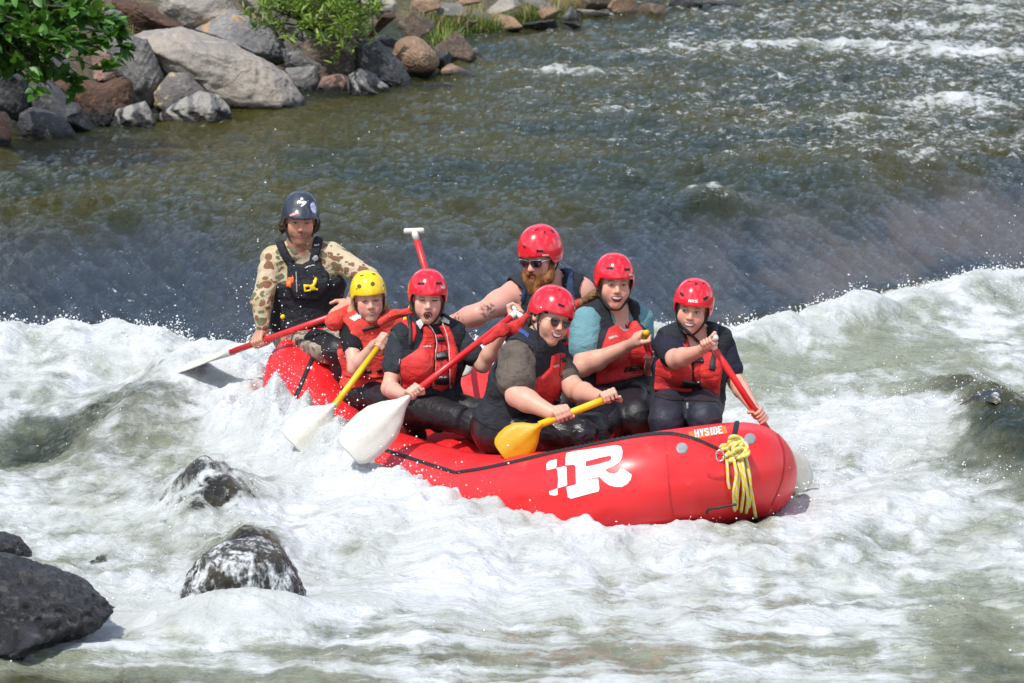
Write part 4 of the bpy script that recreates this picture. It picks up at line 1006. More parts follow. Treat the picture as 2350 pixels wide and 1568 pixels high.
        for axis in range(3):
            o1, o2 = [(1, 2), (2, 0), (0, 1)][axis]
            sl0 = [slice(1, None)] * 3; sl1 = [slice(1, None)] * 3; sl0[axis] = slice(0, -1); sl1[axis] = slice(1, None)
            A, B = S[tuple(sl0)], S[tuple(sl1)]
            E = np.argwhere(A != B)
            if not len(E): continue
            fl = A[E[:, 0], E[:, 1], E[:, 2]]
            base = E.copy()
            for a in range(3):
                if a != axis: base[:, a] += 1
            ok = np.all(base < np.array(n), 1) & np.all(base > 0, 1) | np.all(base < np.array(n), 1)
            base = base[ok]; fl = fl[ok]
            def at_(d1, d2):
                q = base.copy(); q[:, o1] -= d1; q[:, o2] -= d2; return idx[q[:, 0], q[:, 1], q[:, 2]]
            Q = np.stack([at_(1, 1), at_(0, 1), at_(0, 0), at_(1, 0)], 1)
            Q[~fl] = Q[~fl][:, ::-1]; F.append(Q)
        F = np.concatenate(F); F = F[(F >= 0).all(1)]
        return V, F

def relax(V, F, it=1, k=.5):
    for _ in range(it):
        a = np.zeros_like(V); c = np.zeros(len(V))
        for i in range(4):
            np.add.at(a, F[:, i], V[F[:, (i + 1) % 4]]); np.add.at(c, F[:, i], 1)
            np.add.at(a, F[:, (i + 1) % 4], V[F[:, i]]); np.add.at(c, F[:, (i + 1) % 4], 1)
        V = V + k * (a / c[:, None] - V)
    return V

class Head:
    """a head's own axes: x to the picture's right, f out of the face, z up"""
    def __init__(s, O, yaw=0, pitch=0, roll=0, k=1.0):
        y, p, r = map(math.radians, (yaw, pitch, roll))
        # roll about the face axis (clockwise in the picture is positive), then pitch (chin up positive), then yaw (to the picture's right)
        Rr = Matrix.Rotation(r, 3, 'Y'); Rp = Matrix.Rotation(-p, 3, 'X'); Ry = Matrix.Rotation(y, 3, 'Z')
        s.R = np.array(Ry @ Rp @ Rr) @ np.diag((1, -1, 1)); s.O = np.asarray(O, float); s.k = k
        # columns: x, f, z in the world
        s.x, s.f, s.z = s.R[:, 0], s.R[:, 1], s.R[:, 2]
    def w(s, x, f, z): return s.O + s.k * (s.x * x + s.f * f + s.z * z)
    def local(s, p): return ((p - s.O) @ s.R) / s.k

def head_field(F, H, neck, sex='m', mouth='smile', neck_r=.056, chubby=0.0, nose=1.0):
    k = H.k; w = H.w; R = H.R
    E = lambda c, r, kk=.02, op='add': F.ell(w(*c), np.array(r) * k, R, kk * k, op)
    C = lambda a, b, ra, rb=None, kk=.02, op='add': F.cone(w(*a), w(*b), ra * k, (ra if rb is None else rb) * k, kk * k, op)
    E((0, -.015, .035), (.074, .092, .085)); E((0, .018, -.03), (.061, .066, .082), .03); E((0, .036, .042), (.060, .052, .050), .03)
    jw = .044 if sex == 'm' else .037
    for s_ in (-1, 1):
        C((s_ * jw, 0, -.066), (s_ * .012, .060, -.101), .021 + chubby * .3, .017, .025)
        E((s_ * .040, .056, -.020), (.024, .022, .020), .02); E((s_ * .036, .054, -.050), (.022 + chubby, .022 + chubby, .026 + chubby), .025)
        E((s_ * .078, -.010, -.006), (.010, .019, .031), .008); E((s_ * .083, -.006, -.002), (.006, .010, .018), .006, 'sub')
    E((0, .066, -.103), (.021, .019, .017), .02)
    C((-.030, .075, .021), (.030, .075, .021), .010 if sex == 'm' else .007, kk=.018)
    for s_ in (-1, 1):
        E((s_ * .031, .100, -.001), (.018, .019, .0105), .014, 'sub'); E((s_ * .031, .074, .0005), (.0165, .0155, .0115), .005)
    C((0, .080, .010), (0, .098, -.030), .0075, .011 * nose, .014)
    E((0, .101, -.034), (.0115 * nose, .011 * nose, .0095), .008)
    for s_ in (-1, 1): E((s_ * .0125, .090, -.038), (.0078, .0095, .0075), .007); E((s_ * .007, .098, -.046), (.0035, .005, .004), .003, 'sub')
    E((0, .073, -.068), (.031, .018, .022), .016)
    if mouth == 'closed':
        C((-.020, .080, -.064), (0, .090, -.062), .004, .0055, .006); C((.020, .080, -.064), (0, .090, -.062), .004, .0055, .006)
        C((-.016, .081, -.072), (.016, .081, -.072), .006, .006, .006); E((0, .098, -.0665), (.022, .012, .0016), .004, 'sub')
    else:
        if mouth == 'smile': mw, mt, mb, cz = .031, -.060, -.084, .008
        elif mouth == 'laugh': mw, mt, mb, cz = .027, -.059, -.090, .006
        elif mouth == 'open': mw, mt, mb, cz = .021, -.060, -.098, -.002
        else: mw, mt, mb, cz = .022, -.066, -.078, -.003
        pts = [(-mw, .074, (mt + mb) / 2 + cz + .002), (-mw * .55, .084, mt + .004), (0, .087, mt + .003), (mw * .55, .084, mt + .004), (mw, .074, (mt + mb) / 2 + cz + .002), (mw * .55, .080, mb - .003), (0, .083, mb - .006), (-mw * .55, .080, mb - .003)]
        for a, b in zip(pts, pts[1:] + pts[:1]): C(a, b, .0052, .0052, .006)
        if mouth == 'open': E((0, .090, (mt + mb) / 2), (mw * .86, .009 if mouth != 'open' else .016, abs(mt - mb) / 2 * .92), .004, 'sub')
        for s_ in (-1, 1):
            if mouth in ('smile', 'laugh'): E((s_ * .044, .058, -.040), (.020, .018, .018), .016)
    F.cone(w(0, -.022, -.055), neck + (0, 0, -.0), neck_r * .96, neck_r, .03)

def arm(F, S, E_, W, r=(.058, .047, .040, .027), k=.022):
    S, E_, W = map(np.asarray, (S, E_, W)); u = E_ - S
    F.cone(S, S + u * .45, r[0], r[1] * 1.06, k); F.cone(S + u * .4, E_, r[1] * 1.06, r[2], k)
    v = W - E_; F.cone(E_, E_ + v * .30, r[2], r[2] * 1.02, k); F.cone(E_ + v * .30, W, r[2] * 1.02, r[3], k)
def hand(F, W, C, A, rs=.017, k=1.0, flip=1, thumb=1, D=None):
    """a hand closed round a bar: W wrist, C the bar's middle in the fist, A the bar's direction (index finger towards +A)"""
    W, C = np.asarray(W, float), np.asarray(C, float); A = nrm(A)
    D = C - W if D is None else np.asarray(D, float)
    D = D - A * (D @ A); D = nrm(D); N = np.cross(A, D) * flip
    rad = rs + .0085 * k
    pc = C - D * (rs + .012 * k) - N * .004 * k                       # palm behind the bar
    for o in (-.030, -.010, .010, .028): F.cone(W + A * o * .35, C - D * (rs + .010 * k) + N * .016 * k + A * o * k, .017 * k, .0115 * k, .012)
    F.cone(W, pc, .024 * k, .026 * k, .015)
    for i, o in enumerate((.031, .0105, -.010, -.029)):
        c = C + A * o * k; ln = (1.0, 1.06, 1.0, .84)[i]
        ang = [2.35, 1.45, .55, -.35 * ln]                            # from the knuckles over the bar and round its far side
        rr = [rad + .006, rad + .004, rad + .001, rad]
        q = [c + D * math.cos(a) * r_ + N * math.sin(a) * r_ for a, r_ in zip(ang, rr)]
        for a, b, ra, rb in zip(q, q[1:], (.0105, .0098, .0090), (.0098, .0090, .0078)): F.cone(a, b, ra * k, rb * k, .0045)
    q = [pc + A * .030 * k * thumb - N * .010 * k, C + A * .048 * k * thumb - D * .006 - N * (rad + .004), C + A * .046 * k * thumb + D * (rad * .8) - N * .012 * k]
    F.cone(q[0], q[1], .0135 * k, .0105 * k, .008); F.cone(q[1], q[2], .0105 * k, .0085 * k, .005)
def open_hand(F, W, C, N, k=1.0, curl=.4, spread=.25, thumb=1):
    """a relaxed hand lying flat: from wrist W towards C, N the back of the hand"""
    W, C = np.asarray(W, float), np.asarray(C, float); D = nrm(C - W); N = nrm(N - D * (N @ D)); S = np.cross(D, N)
    F.cone(W, W + D * .05 * k, .025 * k, .030 * k, .015, flat=(N, .6)); F.cone(W + D * .05 * k, W + D * .085 * k, .036 * k, .036 * k, .012, flat=(N, .42))
    for i, o in enumerate((-.028, -.0095, .0095, .027)):
        p = W + D * .092 * k + S * o * k; L = (.068, .078, .072, .056)[i] * k
        for j in range(3):
            a = curl * (j + .4) ; dirv = nrm(D * math.cos(a) - N * math.sin(a) + S * o * spread * 6); l = L * (.45, .32, .23)[j]
            F.cone(p, p + dirv * l, (.0098 - .001 * j) * k, (.0090 - .001 * j) * k, .004); p = p + dirv * l
    p = W + D * .025 * k - S * thumb * .030 * k; q = p + (D * .8 - S * thumb * .7) * .042 * k; F.cone(p, q, .014 * k, .0105 * k, .01); F.cone(q, q + (D * .95 - S * thumb * .25) * .032 * k, .0105 * k, .0085 * k, .005)

class Torso:
    def __init__(s, N, SA, SB, HA, HB, g=1.0, depth=.76, fem=False):
        s.N, s.SA, s.SB, s.HA, s.HB = map(np.asarray, (N, SA, SB, HA, HB)); s.g = g
        s.ms, s.mh = (s.SA + s.SB) / 2, (s.HA + s.HB) / 2
        s.U = nrm(s.ms - s.mh); X = s.SB - s.SA; s.X = nrm(X - s.U * (X @ s.U)); s.Fw = np.cross(s.X, s.U); s.sw = np.linalg.norm(s.SB - s.SA); s.tl = np.linalg.norm(s.ms - s.mh); s.dp = depth; s.fem = fem
    def at(s, x, f, u): return s.mh + s.X * x + s.Fw * f + s.U * u
    def build(s, F, off=0.0, shoulders=True, k=.05):
        g, sw, tl, X, U, Fw = s.g, s.sw, s.tl, s.X, s.U, s.Fw; fl = (Fw, s.dp)
        c = s.mh + U * tl * .72; F.cone(c - X * sw * .22, c + X * sw * .22, .118 * g + off, None, k, flat=fl)
        c = s.mh + U * (tl - .055 * g); F.cone(c - X * sw * .28, c + X * sw * .28, .075 * g + off, None, k, flat=fl)
        F.cone(s.mh + U * tl * .10, s.mh + U * tl * .55, .150 * g + off, .138 * g + off, k, flat=(Fw, s.dp * .92))
        F.cone(s.HA + (s.mh - s.HA) * .2, s.HB + (s.mh - s.HB) * .2, .112 * g + off, None, k)
        if s.fem:
            for q in (-1, 1): F.ell(s.at(q * .075 * g, .085 * g + off * .6, tl * .66), np.array((.07, .06, .065)) * g + off * .5, np.stack([X, Fw, U], 1), k)
        if shoulders:
            for S in (s.SA, s.SB):
                F.cone(s.N + U * .012, S + (s.N - S) * .12, .052 * g + off, .056 * g + off, k); 
        return F

M = {}
def skin_mat(name, col):
    t = NT(name); vc = t.at('tint', 'Color'); n = t.noise(60, 4); n2 = t.noise(9, 3)
    c = t.mix(t.rng(n, .3, .7, 0, .35), vc, t.mix(1.0, vc, (1.0, .82, .78), 'MULTIPLY'))
    c = t.mix(t.rng(n2, .35, .7, 0, .25), c, t.mix(1.0, vc, (1.02, .80, .74), 'MULTIPLY'))
    t.bsdf(Base_Color=c, Roughness=.46, Specular_IOR_Level=.4, Subsurface_Weight=.12, Subsurface_Scale=.02, Normal=t.bump(t.noise(220, 3), .12, .002))
    t.b.inputs['Subsurface Radius'].default_value = (1, .35, .2); return t.m
M_SKIN = skin_mat('skin', None)
def cloth(name, col, rough=.85, var=.14, scale=22, fold=.5, fs=9.0, spec=.3, worn=None):
    if name in _mc: return _mc[name]
    t = NT(name); n = t.noise(scale, 5, rough=.62)
    c = t.mix(t.rng(n, .32, .68), tuple(x * (1 - var) for x in col), tuple(min(1, x * (1 + var)) for x in col))
    if worn: c = t.mix(t.rng(t.noise(scale * .4, 6, rough=.68), .50, .70, 0, .7), c, worn)
    f = t.noise(fs, 5, t.scaled((1.0, 1.0, 1.6)), .55, dist=1.5)
    h = t.math('ADD', f, t.math('MULTIPLY', t.noise(300, 2), .06))
    t.bsdf(Base_Color=c, Roughness=rough, Specular_IOR_Level=spec, Normal=t.bump(h, fold, .03)); _mc[name] = t.m; return t.m
C_RED = (.55, .030, .028)
M_VRED = cloth('vest_red', C_RED, .75, .16, 16, .55, 11, worn=(.56, .085, .075))
M_VORANGE = cloth('vest_orange', (.62, .050, .038), .75, .15, 16, .55, 11, worn=(.64, .12, .085))
M_VBLACK = cloth('vest_black', (.016, .018, .024), .8, .25, 18, .7, 12, worn=(.035, .038, .046))
M_NAVY = cloth('vest_navy', (.022, .038, .085), .8, .2, 18, .6, 10)
M_DARKP = cloth('trousers_dark', (.010, .010, .013), .5, .3, 18, .4, 8, .45, worn=(.018, .018, .022))
M_WETP = cloth('trousers_wet', (.009, .010, .012), .22, .3, 14, .55, 7, .6)
M_NVYP = cloth('trousers_navy', (.018, .020, .032), .6, .25, 18, .4, 8, .4)
M_TEAL = cloth('shirt_teal', (.125, .26, .295), .85, .08, 20, .5, 9)
M_CHAR = cloth('shirt_charcoal', (.026, .032, .040), .9, .25, 24, .6, 10, worn=(.050, .060, .070))
M_BLKS = cloth('shirt_black', (.010, .010, .013), .85, .2, 24, .6, 10)
M_NVYS = cloth('shirt_navy', (.012, .014, .028), .85, .2, 24, .6, 10)
M_TAUPE = cloth('shirt_taupe', (.115, .092, .075), .9, .16, 24, .7, 10, worn=(.055, .042, .036))
def camo_mat(name, base, cols, sc=12):
    t = NT(name); c = base; v = t.n('VectorMath', {0: t.co, 1: t.n('TexNoise', {'Vector': t.co, 'Scale': 14.0, 'Detail': 2}).outputs['Color']}, operation='ADD').outputs[0]
    v = t.n('VectorMath', {0: t.scaled((1, 1, 1)), 1: t.n('VectorMath', {0: t.n('TexNoise', {'Vector': t.co, 'Scale': 12.0, 'Detail': 2}).outputs['Color'], 3: .06}, operation='SCALE').outputs[0]}, operation='ADD').outputs[0]
    for i, (col, th) in enumerate(cols):
        vo = t.n('TexVoronoi', {'Vector': t.scaled((1, 1, 1.25), v), 'Scale': sc * (1 + .23 * i), 'Randomness': 1.0}, feature='F1')
        hit = t.rng(t.math('ADD', t.math('MULTIPLY', vo.outputs['Distance'], 1.0), t.math('MULTIPLY', t.n('SeparateColor', {0: vo.outputs['Color']}).outputs[i % 3], .55)), th - .03, th + .03, 1, 0)
        c = t.mix(hit, c, col)
    f = t.noise(9, 5, dist=1.5); t.bsdf(Base_Color=c, Roughness=.85, Specular_IOR_Level=.25, Normal=t.bump(f, .6, .03)); return t.m
M_CAMO = camo_mat('camo_shirt', (.50, .41, .28), [((.42, .36, .20), .62), ((.19, .095, .055), .60), ((.12, .14, .085), .55)], 15)
M_CAMO2 = camo_mat('camo_shorts', (.34, .29, .23), [((.24, .20, .15), .62), ((.15, .10, .08), .60), ((.16, .15, .12), .55)], 15)
def shell_mat(name, col, rough=.16, var=.06):
    t = NT(name); c = t.mix(t.rng(t.noise(6, 4), .4, .6), tuple(x * (1 - var) for x in col), tuple(min(1, x * (1 + var)) for x in col))
    sc = t.rng(t.noise(70, 5, t.scaled((1, 1, .25))), .60, .72, 0, .25); c = t.mix(sc, c, tuple(min(1, x + .12) for x in col))
    t.bsdf(Base_Color=c, Roughness=t.rng(t.noise(12, 4), .3, .7, rough * .7, rough * 1.6), Coat_Weight=.5, Coat_Roughness=.08, Specular_IOR_Level=.5); return t.m
M_HRED = shell_mat('helmet_red', (.68, .012, .028)); M_HYEL = shell_mat('helmet_yellow', (.80, .56, .012)); M_HNAVY = shell_mat('helmet_navy', (.020, .026, .042), .42)
M_HOLE = simple('vent_dark', (.008, .006, .008), .8, .1, 20)
M_BUCK = simple('buckle_black', (.012, .012, .013), .35, .2, 60)
M_PIPE = simple('piping_grey', (.52, .47, .42), .6, .1, 60)
M_REFL = simple('reflective_grey', (.46, .45, .42), .5, .12, 40)
M_TEETH = simple('teeth', (.68, .64, .58), .3, .04, 60); M_MOUTH = simple('mouth_dark', (.10, .018, .018), .5, .2, 60); M_LIP = simple('lips', (.50, .17, .15), .4, .1, 80)
M_EYE = simple('eye_white', (.36, .34, .32), .25, .05, 60); M_IRIS = simple('iris', (.035, .035, .04), .15, .2, 100); M_LASH = simple('lash', (.05, .03, .022), .7, .2, 80)
M_LENS = simple('lens', (.018, .006, .010), .06, .2, 20, coat=1.0); M_LENSR = simple('lens_red', (.16, .010, .022), .06, .2, 20, coat=1.0)
def hair_mat(name, a, b):
    t = NT(name); n = t.noise(30, 5, t.scaled((1, 1, .35)), .6); t.bsdf(Base_Color=t.mix(t.rng(n, .35, .65), a, b), Roughness=.75, Specular_IOR_Level=.2, Normal=t.bump(t.noise(120, 3, t.scaled((1, 1, .2))), .7, .006)); return t.m
M_BROWN = hair_mat('hair_brown', (.018, .011, .007), (.075, .045, .026)); M_GINGER = hair_mat('hair_ginger', (.10, .038, .012), (.30, .125, .042))
M_BLOND = hair_mat('hair_blond', (.34, .22, .10), (.58, .42, .23)); M_AUBURN = hair_mat('hair_auburn', (.12, .060, .024), (.30, .17, .075))

def helmet(H, mat, root, r=(.103, .124, .122), c=(0, -.008, .030), front=.032, side=-.028, vis=0.0, ear=0.0, vents=(), name='helmet'):
    """a thick shell with a brow edge, sides that come down past the ears and a rolled rim"""
    na, nr = 72, 22; V = []; F = []
    def pt(a, e, g):                      # a azimuth from the face, e 0 at the crown, 1 at the rim
        x, f = math.sin(a), math.cos(a)
        z0 = side + (front - side) * sstep(.25, .62, f) - .018 * sstep(.1, .9, -f) - ear * math.exp(-((abs(a) - 1.45) / .38) ** 2)
        el = math.asin(max(-.7, min(.9, (z0 - c[2]) / r[2]))); th = math.pi / 2 + (el - math.pi / 2) * e
        ce = math.cos(th); s_ = ce ** .86 if ce > 0 else 0
        q = np.array((r[0] * g * s_ * x, r[1] * g * s_ * f, r[2] * g * math.sin(th) + (0 if g == 1 else 0)))
        q[2] = r[2] * (math.sin(th) * (g if math.sin(th) > 0 else 1)) 
        q += np.array(c)
        if vis and f > .3 and e > .72: q[1] += vis * sstep(.72, 1, e) * sstep(.3, .9, f) * g; q[2] -= vis * .15 * sstep(.8, 1, e)
        return H.w(*q)
    V.append(H.w(c[0], c[1], c[2] + r[2]))
    for e in np.linspace(0, 1, nr + 1)[1:]:
        for k in range(na): V.append(pt(2 * math.pi * k / na, e, 1.0))
    for e, g in ((1.006, .985), (1.0, .955), (.93, .92), (.75, .90)):
        for k in range(na): V.append(pt(2 * math.pi * k / na, e, g))
    rows = nr + 4
    for k in range(na):
        F.append((0, 1 + (k + 1) % na, 1 + k))
        for i in range(rows - 1): F.append((1 + i * na + k, 1 + i * na + (k + 1) % na, 1 + (i + 1) * na + (k + 1) % na, 1 + (i + 1) * na + k))
    F = [q[::-1] for q in F]
    o = mk(name, np.array(V), F, mat, root)
    bv = BVHTree.FromPolygons([tuple(q) for q in V], F)
    return o, bv
def chin_strap(H, root, r=.0052, low=-.122, parent=None):
    for s_ in (-1, 1):
        q = [H.w(s_ * .082, .030, .010), H.w(s_ * .078, .026, -.035), H.w(s_ * .060, .034, -.085), H.w(s_ * .028, .054, low), H.w(0, .058, low - .006)]
        mk('chin_strap', *tube(smooth_line(q, 4), r * H.k, 6), M_BLACK, parent or root)
        q = [H.w(s_ * .084, -.035, -.010), H.w(s_ * .076, -.010, -.055), H.w(s_ * .062, .026, -.080)]
        mk('chin_strap', *tube(smooth_line(q, 4), r * .8 * H.k, 6), M_BLACK, parent or root)
def face_lay(name, H, bvh, poly, mat, root, h=.0012, res=.0022, h1=None, soft=.004):
    def cast(a, b): return H.w(a, .20, b), -H.f
    polys = poly if isinstance(poly[0][0], (tuple, list)) else [poly]
    return lay(name, polys, bvh, mat, root, res=res, h0=h * H.k, h1=h1, soft=soft, cast=cast, maxd=.19 * H.k)
def arcs(pts): return [tuple(q[:2]) for q in smooth_line([(a, b, 0) for a, b in pts], 4)]
def face(H, bvh, root, eyes='open', brow=M_AUBURN, mouth='smile', lip=M_LIP, shades=None, browz=.0, gaze=0.0):
    if not shades:
        for s_ in (-1, 1):
            hgt = {'open': .0046, 'soft': .0026, 'squint': .0017}[eyes]; cx = s_ * .031
            al = arcs([(cx - .0135, -.0010), (cx - .006, hgt * .85), (cx + .005, hgt), (cx + .0135, .0005)]) + arcs([(cx + .0135, .0005), (cx + .005, -hgt * .9), (cx - .006, -hgt * .8), (cx - .0135, -.001)])
            e = face_lay('eye', H, bvh, al, M_EYE if eyes != 'squint' else M_LASH, root, .0010, .0016)
            if hgt > .002 and e: face_lay('iris', H, bvh, circle(cx + gaze, 0, min(.0056, max(.0042, hgt * 1.25)), 12), M_IRIS, e, .0018, .0012)
            up = [(cx - .0145, -.0012), (cx - .006, hgt + .0003), (cx + .005, hgt + .0006), (cx + .0145, .0004)]
            face_lay('eyelash', H, bvh, band(up, .0026 if eyes != 'squint' else .0044), M_LASH, root, .0022, .0014)
            b_ = [(cx - s_ * .014, .0165 + browz * .4), (cx, .0205 + browz), (cx + s_ * .016, .0165 + browz * .3)]
            face_lay('eyebrow', H, bvh, band(b_, .0046), brow, root, .0016, .0016)
    dims = {'smile': (.030, -.060, -.079, .009), 'laugh': (.027, -.059, -.086, .009), 'open': (.021, -.060, -.098, 0), 'grimace': (.022, -.066, -.078, -.004)}
    if mouth in dims:
        mw, mt, mb, cz = dims[mouth]; cz0 = (mt + mb) / 2 + cz
        top = [(-mw, cz0), (-mw * .5, mt + .0005), (0, mt - .001), (mw * .5, mt + .0005), (mw, cz0)]; bot = [(mw, cz0), (mw * .55, mb + .002), (0, mb - .001), (-mw * .55, mb + .002), (-mw, cz0)]
        if mouth == 'open': top = [(-mw, cz0 + .006), (-mw * .7, mt), (0, mt + .001), (mw * .7, mt), (mw, cz0 + .006)]
        o = arcs(top) + arcs(bot); m_ = face_lay('mouth', H, bvh, o, M_MOUTH, root, .0010, .0018)
        big = [(a * 1.20, (b - cz0) * 1.0 + cz0 + (.0046 if b > cz0 else -.0062 if b < cz0 else 0)) for a, b in o]
        face_lay('lips', H, bvh, [big, o], lip, root, .0008, .0018)
        th = {'smile': .0135, 'laugh': .0115, 'open': .0075, 'grimace': .0080}[mouth]
        te = arcs([(-mw * .86, cz0 + .001), (-mw * .5, mt - .001), (0, mt - .0025), (mw * .5, mt - .001), (mw * .86, cz0 + .001)]) + arcs([(mw * .80, cz0 - .001), (mw * .5, mt - th * .9), (0, mt - th), (-mw * .5, mt - th * .9), (-mw * .80, cz0 - .001)])
        if m_: 
            def cast(a, b): return H.w(a, .20, b), -H.f
            lay('teeth', [te], bvh, M_TEETH, m_, res=.0016, h0=(.0026 if mouth != 'open' else .006) * H.k, cast=cast)
    else:
        face_lay('lips', H, bvh, arcs([(-.021, -.0655), (-.008, -.0605), (0, -.062), (.008, -.0605), (.021, -.0655), (.008, -.076), (-.008, -.076), (-.021, -.0655)]), lip, root, .0008, .0018)
        face_lay('mouth', H, bvh, band([(-.021, -.0655), (-.007, -.067), (.007, -.067), (.021, -.0655)], .0018), M_MOUTH, root, .0018, .0014)
def tint_skin(o, H, base, blush=(.62, .20, .15), ba=.5, stub=0.0, stubc=(.20, .12, .085), extra=None):
    v = np.empty(len(o.data.vertices) * 3, np.float32); o.data.vertices.foreach_get('co', v); v = v.reshape(-1, 3) + root_org(o)
    L = H.local(v); c = np.tile(np.array(base, float), (len(v), 1)); inh = (np.abs(L[:, 0]) < .1) & (np.abs(L[:, 2]) < .16) & (np.abs(L[:, 1]) < .14)
    def mixc(m, col): 
        m = np.clip(m, 0, 1)[:, None]; return c * (1 - m) + np.array(col) * m
    g = ba * np.exp(-((np.abs(L[:, 0]) - .045) / .020) ** 2 - ((L[:, 2] + .032) / .020) ** 2) * inh * (L[:, 1] > 0)
    g += ba * .6 * np.exp(-(L[:, 0] / .012) ** 2 - ((L[:, 2] + .034) / .012) ** 2) * inh * (L[:, 1] > .06)
    g += ba * .4 * inh * np.exp(-((np.abs(L[:, 0]) - .08) / .012) ** 2) * (np.abs(L[:, 2]) < .04)
    c = mixc(g, blush)
    c = mixc(.38 * inh * np.exp(-((np.abs(L[:, 0]) - .031) / .019) ** 2 - ((L[:, 2] - .002) / .011) ** 2) * (L[:, 1] > .05), (.30, .13, .10))
    c = mixc(.6 * inh * np.exp(-(L[:, 0] / .026) ** 2 - ((L[:, 2] + .070) / .014) ** 4) * (L[:, 1] > .06), (.52, .20, .17))
    if stub:
        m = stub * inh * sstep(-.040, -.055, L[:, 2]) * sstep(-.02, .02, L[:, 1]) * (1 - .0 * g); m += stub * .8 * inh * np.exp(-(L[:, 0] / .024) ** 2 - ((L[:, 2] + .054) / .006) ** 2) * (L[:, 1] > .06)
        m *= .75 + .5 * noise3(L * 160) ; c = mixc(m, stubc)
    if extra is not None: c = extra(v, c)
    attr_col(o.data, 'tint', c)
SKIN = (.60, .335, .245); SKIN2 = (.62, .36, .275); SKIN_TAN = (.52, .275, .185); SKIN_PINK = (.62, .325, .255)

def person(lab, org):
    return lab, np.asarray(org, float)
def bvh_of(V, F): return BVHTree.FromPolygons(V.tolist(), F.tolist())
def skin(Fd, lab, org, vox=.0047):
    V, F = Fd.mesh(vox); V = relax(V, F, 1, .35)
    o = mk('person', V, F, M_SKIN, org=org); tag(o, lab, 'person', 'people in the raft'); return o, V, F, bvh_of(V, F)
def garment(Fd, name, mat, root, vox=.0078, rl=1):
    V, F = Fd.mesh(vox)
    if rl: V = relax(V, F, rl, .4)
    o = mk(name, V, F, mat, root); return o, V, F, bvh_of(V, F)
def joined(*bs):
    V = []; F = []; n = 0
    for v, f in bs: V.append(v); F.append(f + n); n += len(v)
    return bvh_of(np.concatenate(V), np.concatenate(F))
def sleeve(F, S, E_, t, r0, r1, k=.03): S, E_ = np.asarray(S), np.asarray(E_); F.cone(S, S + (E_ - S) * t, r0, r1, k)
def neckline(S, T, d=.03, r=.05):
    S.cone(T.N + T.Fw * .095 - T.U * d, T.N + T.Fw * .12 + T.U * .12, r * .7, r * 1.6, .01, 'sub'); S.cone(T.N + T.U * .015 + T.Fw * .015, T.N + T.U * .2 + T.Fw * .03, .058, .075, .01, 'sub'); return S
def vest_field(T, off=.030, low=.07, arm_r=.070, neck_r=.070, v=.05, wrinkle=.004):
    F = Field(); T.build(F, off=off, k=.045)
    for S, s_ in ((T.SA, -1), (T.SB, 1)): F.cone(S + T.X * s_ * .012 - T.U * .015, S + T.X * s_ * .22 - T.U * .05, arm_r, arm_r + .03, .02, 'sub')
    F.cone(T.N - T.U * .01 + T.Fw * .01, T.N + T.U * .25 + T.Fw * .03, neck_r, neck_r + .02, .015, 'sub')
    if v: F.cone(T.N + T.Fw * .105 - T.U * (v + .02), T.N + T.Fw * .13 + T.U * .12, .042, .098, .02, 'sub')
    F.cut(T.mh + T.U * low, -T.U, .012)
    if wrinkle: F.noise(wrinkle, (9, 9, 14), 3.0, 'ridge', 3)
    return F
def legs(F, hips, knees, ankles, r=(.088, .062, .050), k=.03, shoe=True):
    for h, n, a in zip(hips, knees, ankles):
        F.cone(h, n, r[0], r[1], k); F.cone(n, a, r[1] * .98, r[2], k)
def paddle(lab, grip, throat, tip, wid, shaft_mat, blade_mat, facing, tg=True, tcol=None, tdir=None, ferr=None, rs=.0165):
    grip, throat, tip = map(np.asarray, (grip, throat, tip)); root = thing('paddle', lab, 'paddle', throat, 'paddles held by the crew')
    a = nrm(throat - grip); v, f = tube([grip, throat + a * .02], rs, 12); mk('shaft', v, f, shaft_mat, root)
    if tg:
        t = nrm(tdir if tdir is not None else np.cross(a, facing)); q = [grip - t * .052, grip - t * .035, grip, grip + t * .035, grip + t * .052]
        mb = MB(); mb.add(*tube(smooth_line(q, 3), np.interp(np.linspace(0, 1, 13), [0, .12, .5, .88, 1], [.009, .0155, .0145, .0155, .009]), 10)); mb.add(*tube([grip, grip + a * .05], .0175, 10)); mk('t_grip', *mb.out(), tcol or M_TGRIP, root)
    if ferr is not None: v, f = tube([throat - a * .06, throat + a * .01], [rs + .004, rs + .003], 12); mk('collar', v, f, ferr, root)
    b = nrm(tip - throat); L = np.linalg.norm(tip - throat); n = nrm(facing - b * (np.dot(facing, b))); s = np.cross(b, n)
    prof = [(0, .10), (.06, .14), (.16, .30), (.30, .66), (.45, .92), (.62, 1.0), (.80, .96), (.92, .84), (.98, .66), (1.0, .42)]
    V = []; F = []; m = 9
    for side in (1, -1):
        for t, w_ in prof:
            for j in range(m):
                u = j / (m - 1) * 2 - 1; rim = 1 - abs(u) ** 6
                th = (.003 + .004 * rim + .014 * math.exp(-(u * w_ / .14) ** 2) * (1 - t) ** .5) * side
                V.append(throat + b * L * t + s * u * wid / 2 * w_ + n * (th - .02 * (u * u) * w_))
    K = len(prof) * m
    for i in range(len(prof) - 1):
        for j in range(m - 1):
            q = (i * m + j, i * m + j + 1, (i + 1) * m + j + 1, (i + 1) * m + j); F.append(q); F.append(tuple(x + K for x in q[::-1]))
    ring = [j for j in range(m)] + [i * m + m - 1 for i in range(1, len(prof))] + [(len(prof) - 1) * m + j for j in range(m - 2, -1, -1)] + [i * m for i in range(len(prof) - 2, 0, -1)]
    for i in range(len(ring)): a_, b_ = ring[i], ring[(i + 1) % len(ring)]; F.append((b_, a_, a_ + K, b_ + K))
    mk('blade', np.array(V), F, blade_mat, root)
    return root
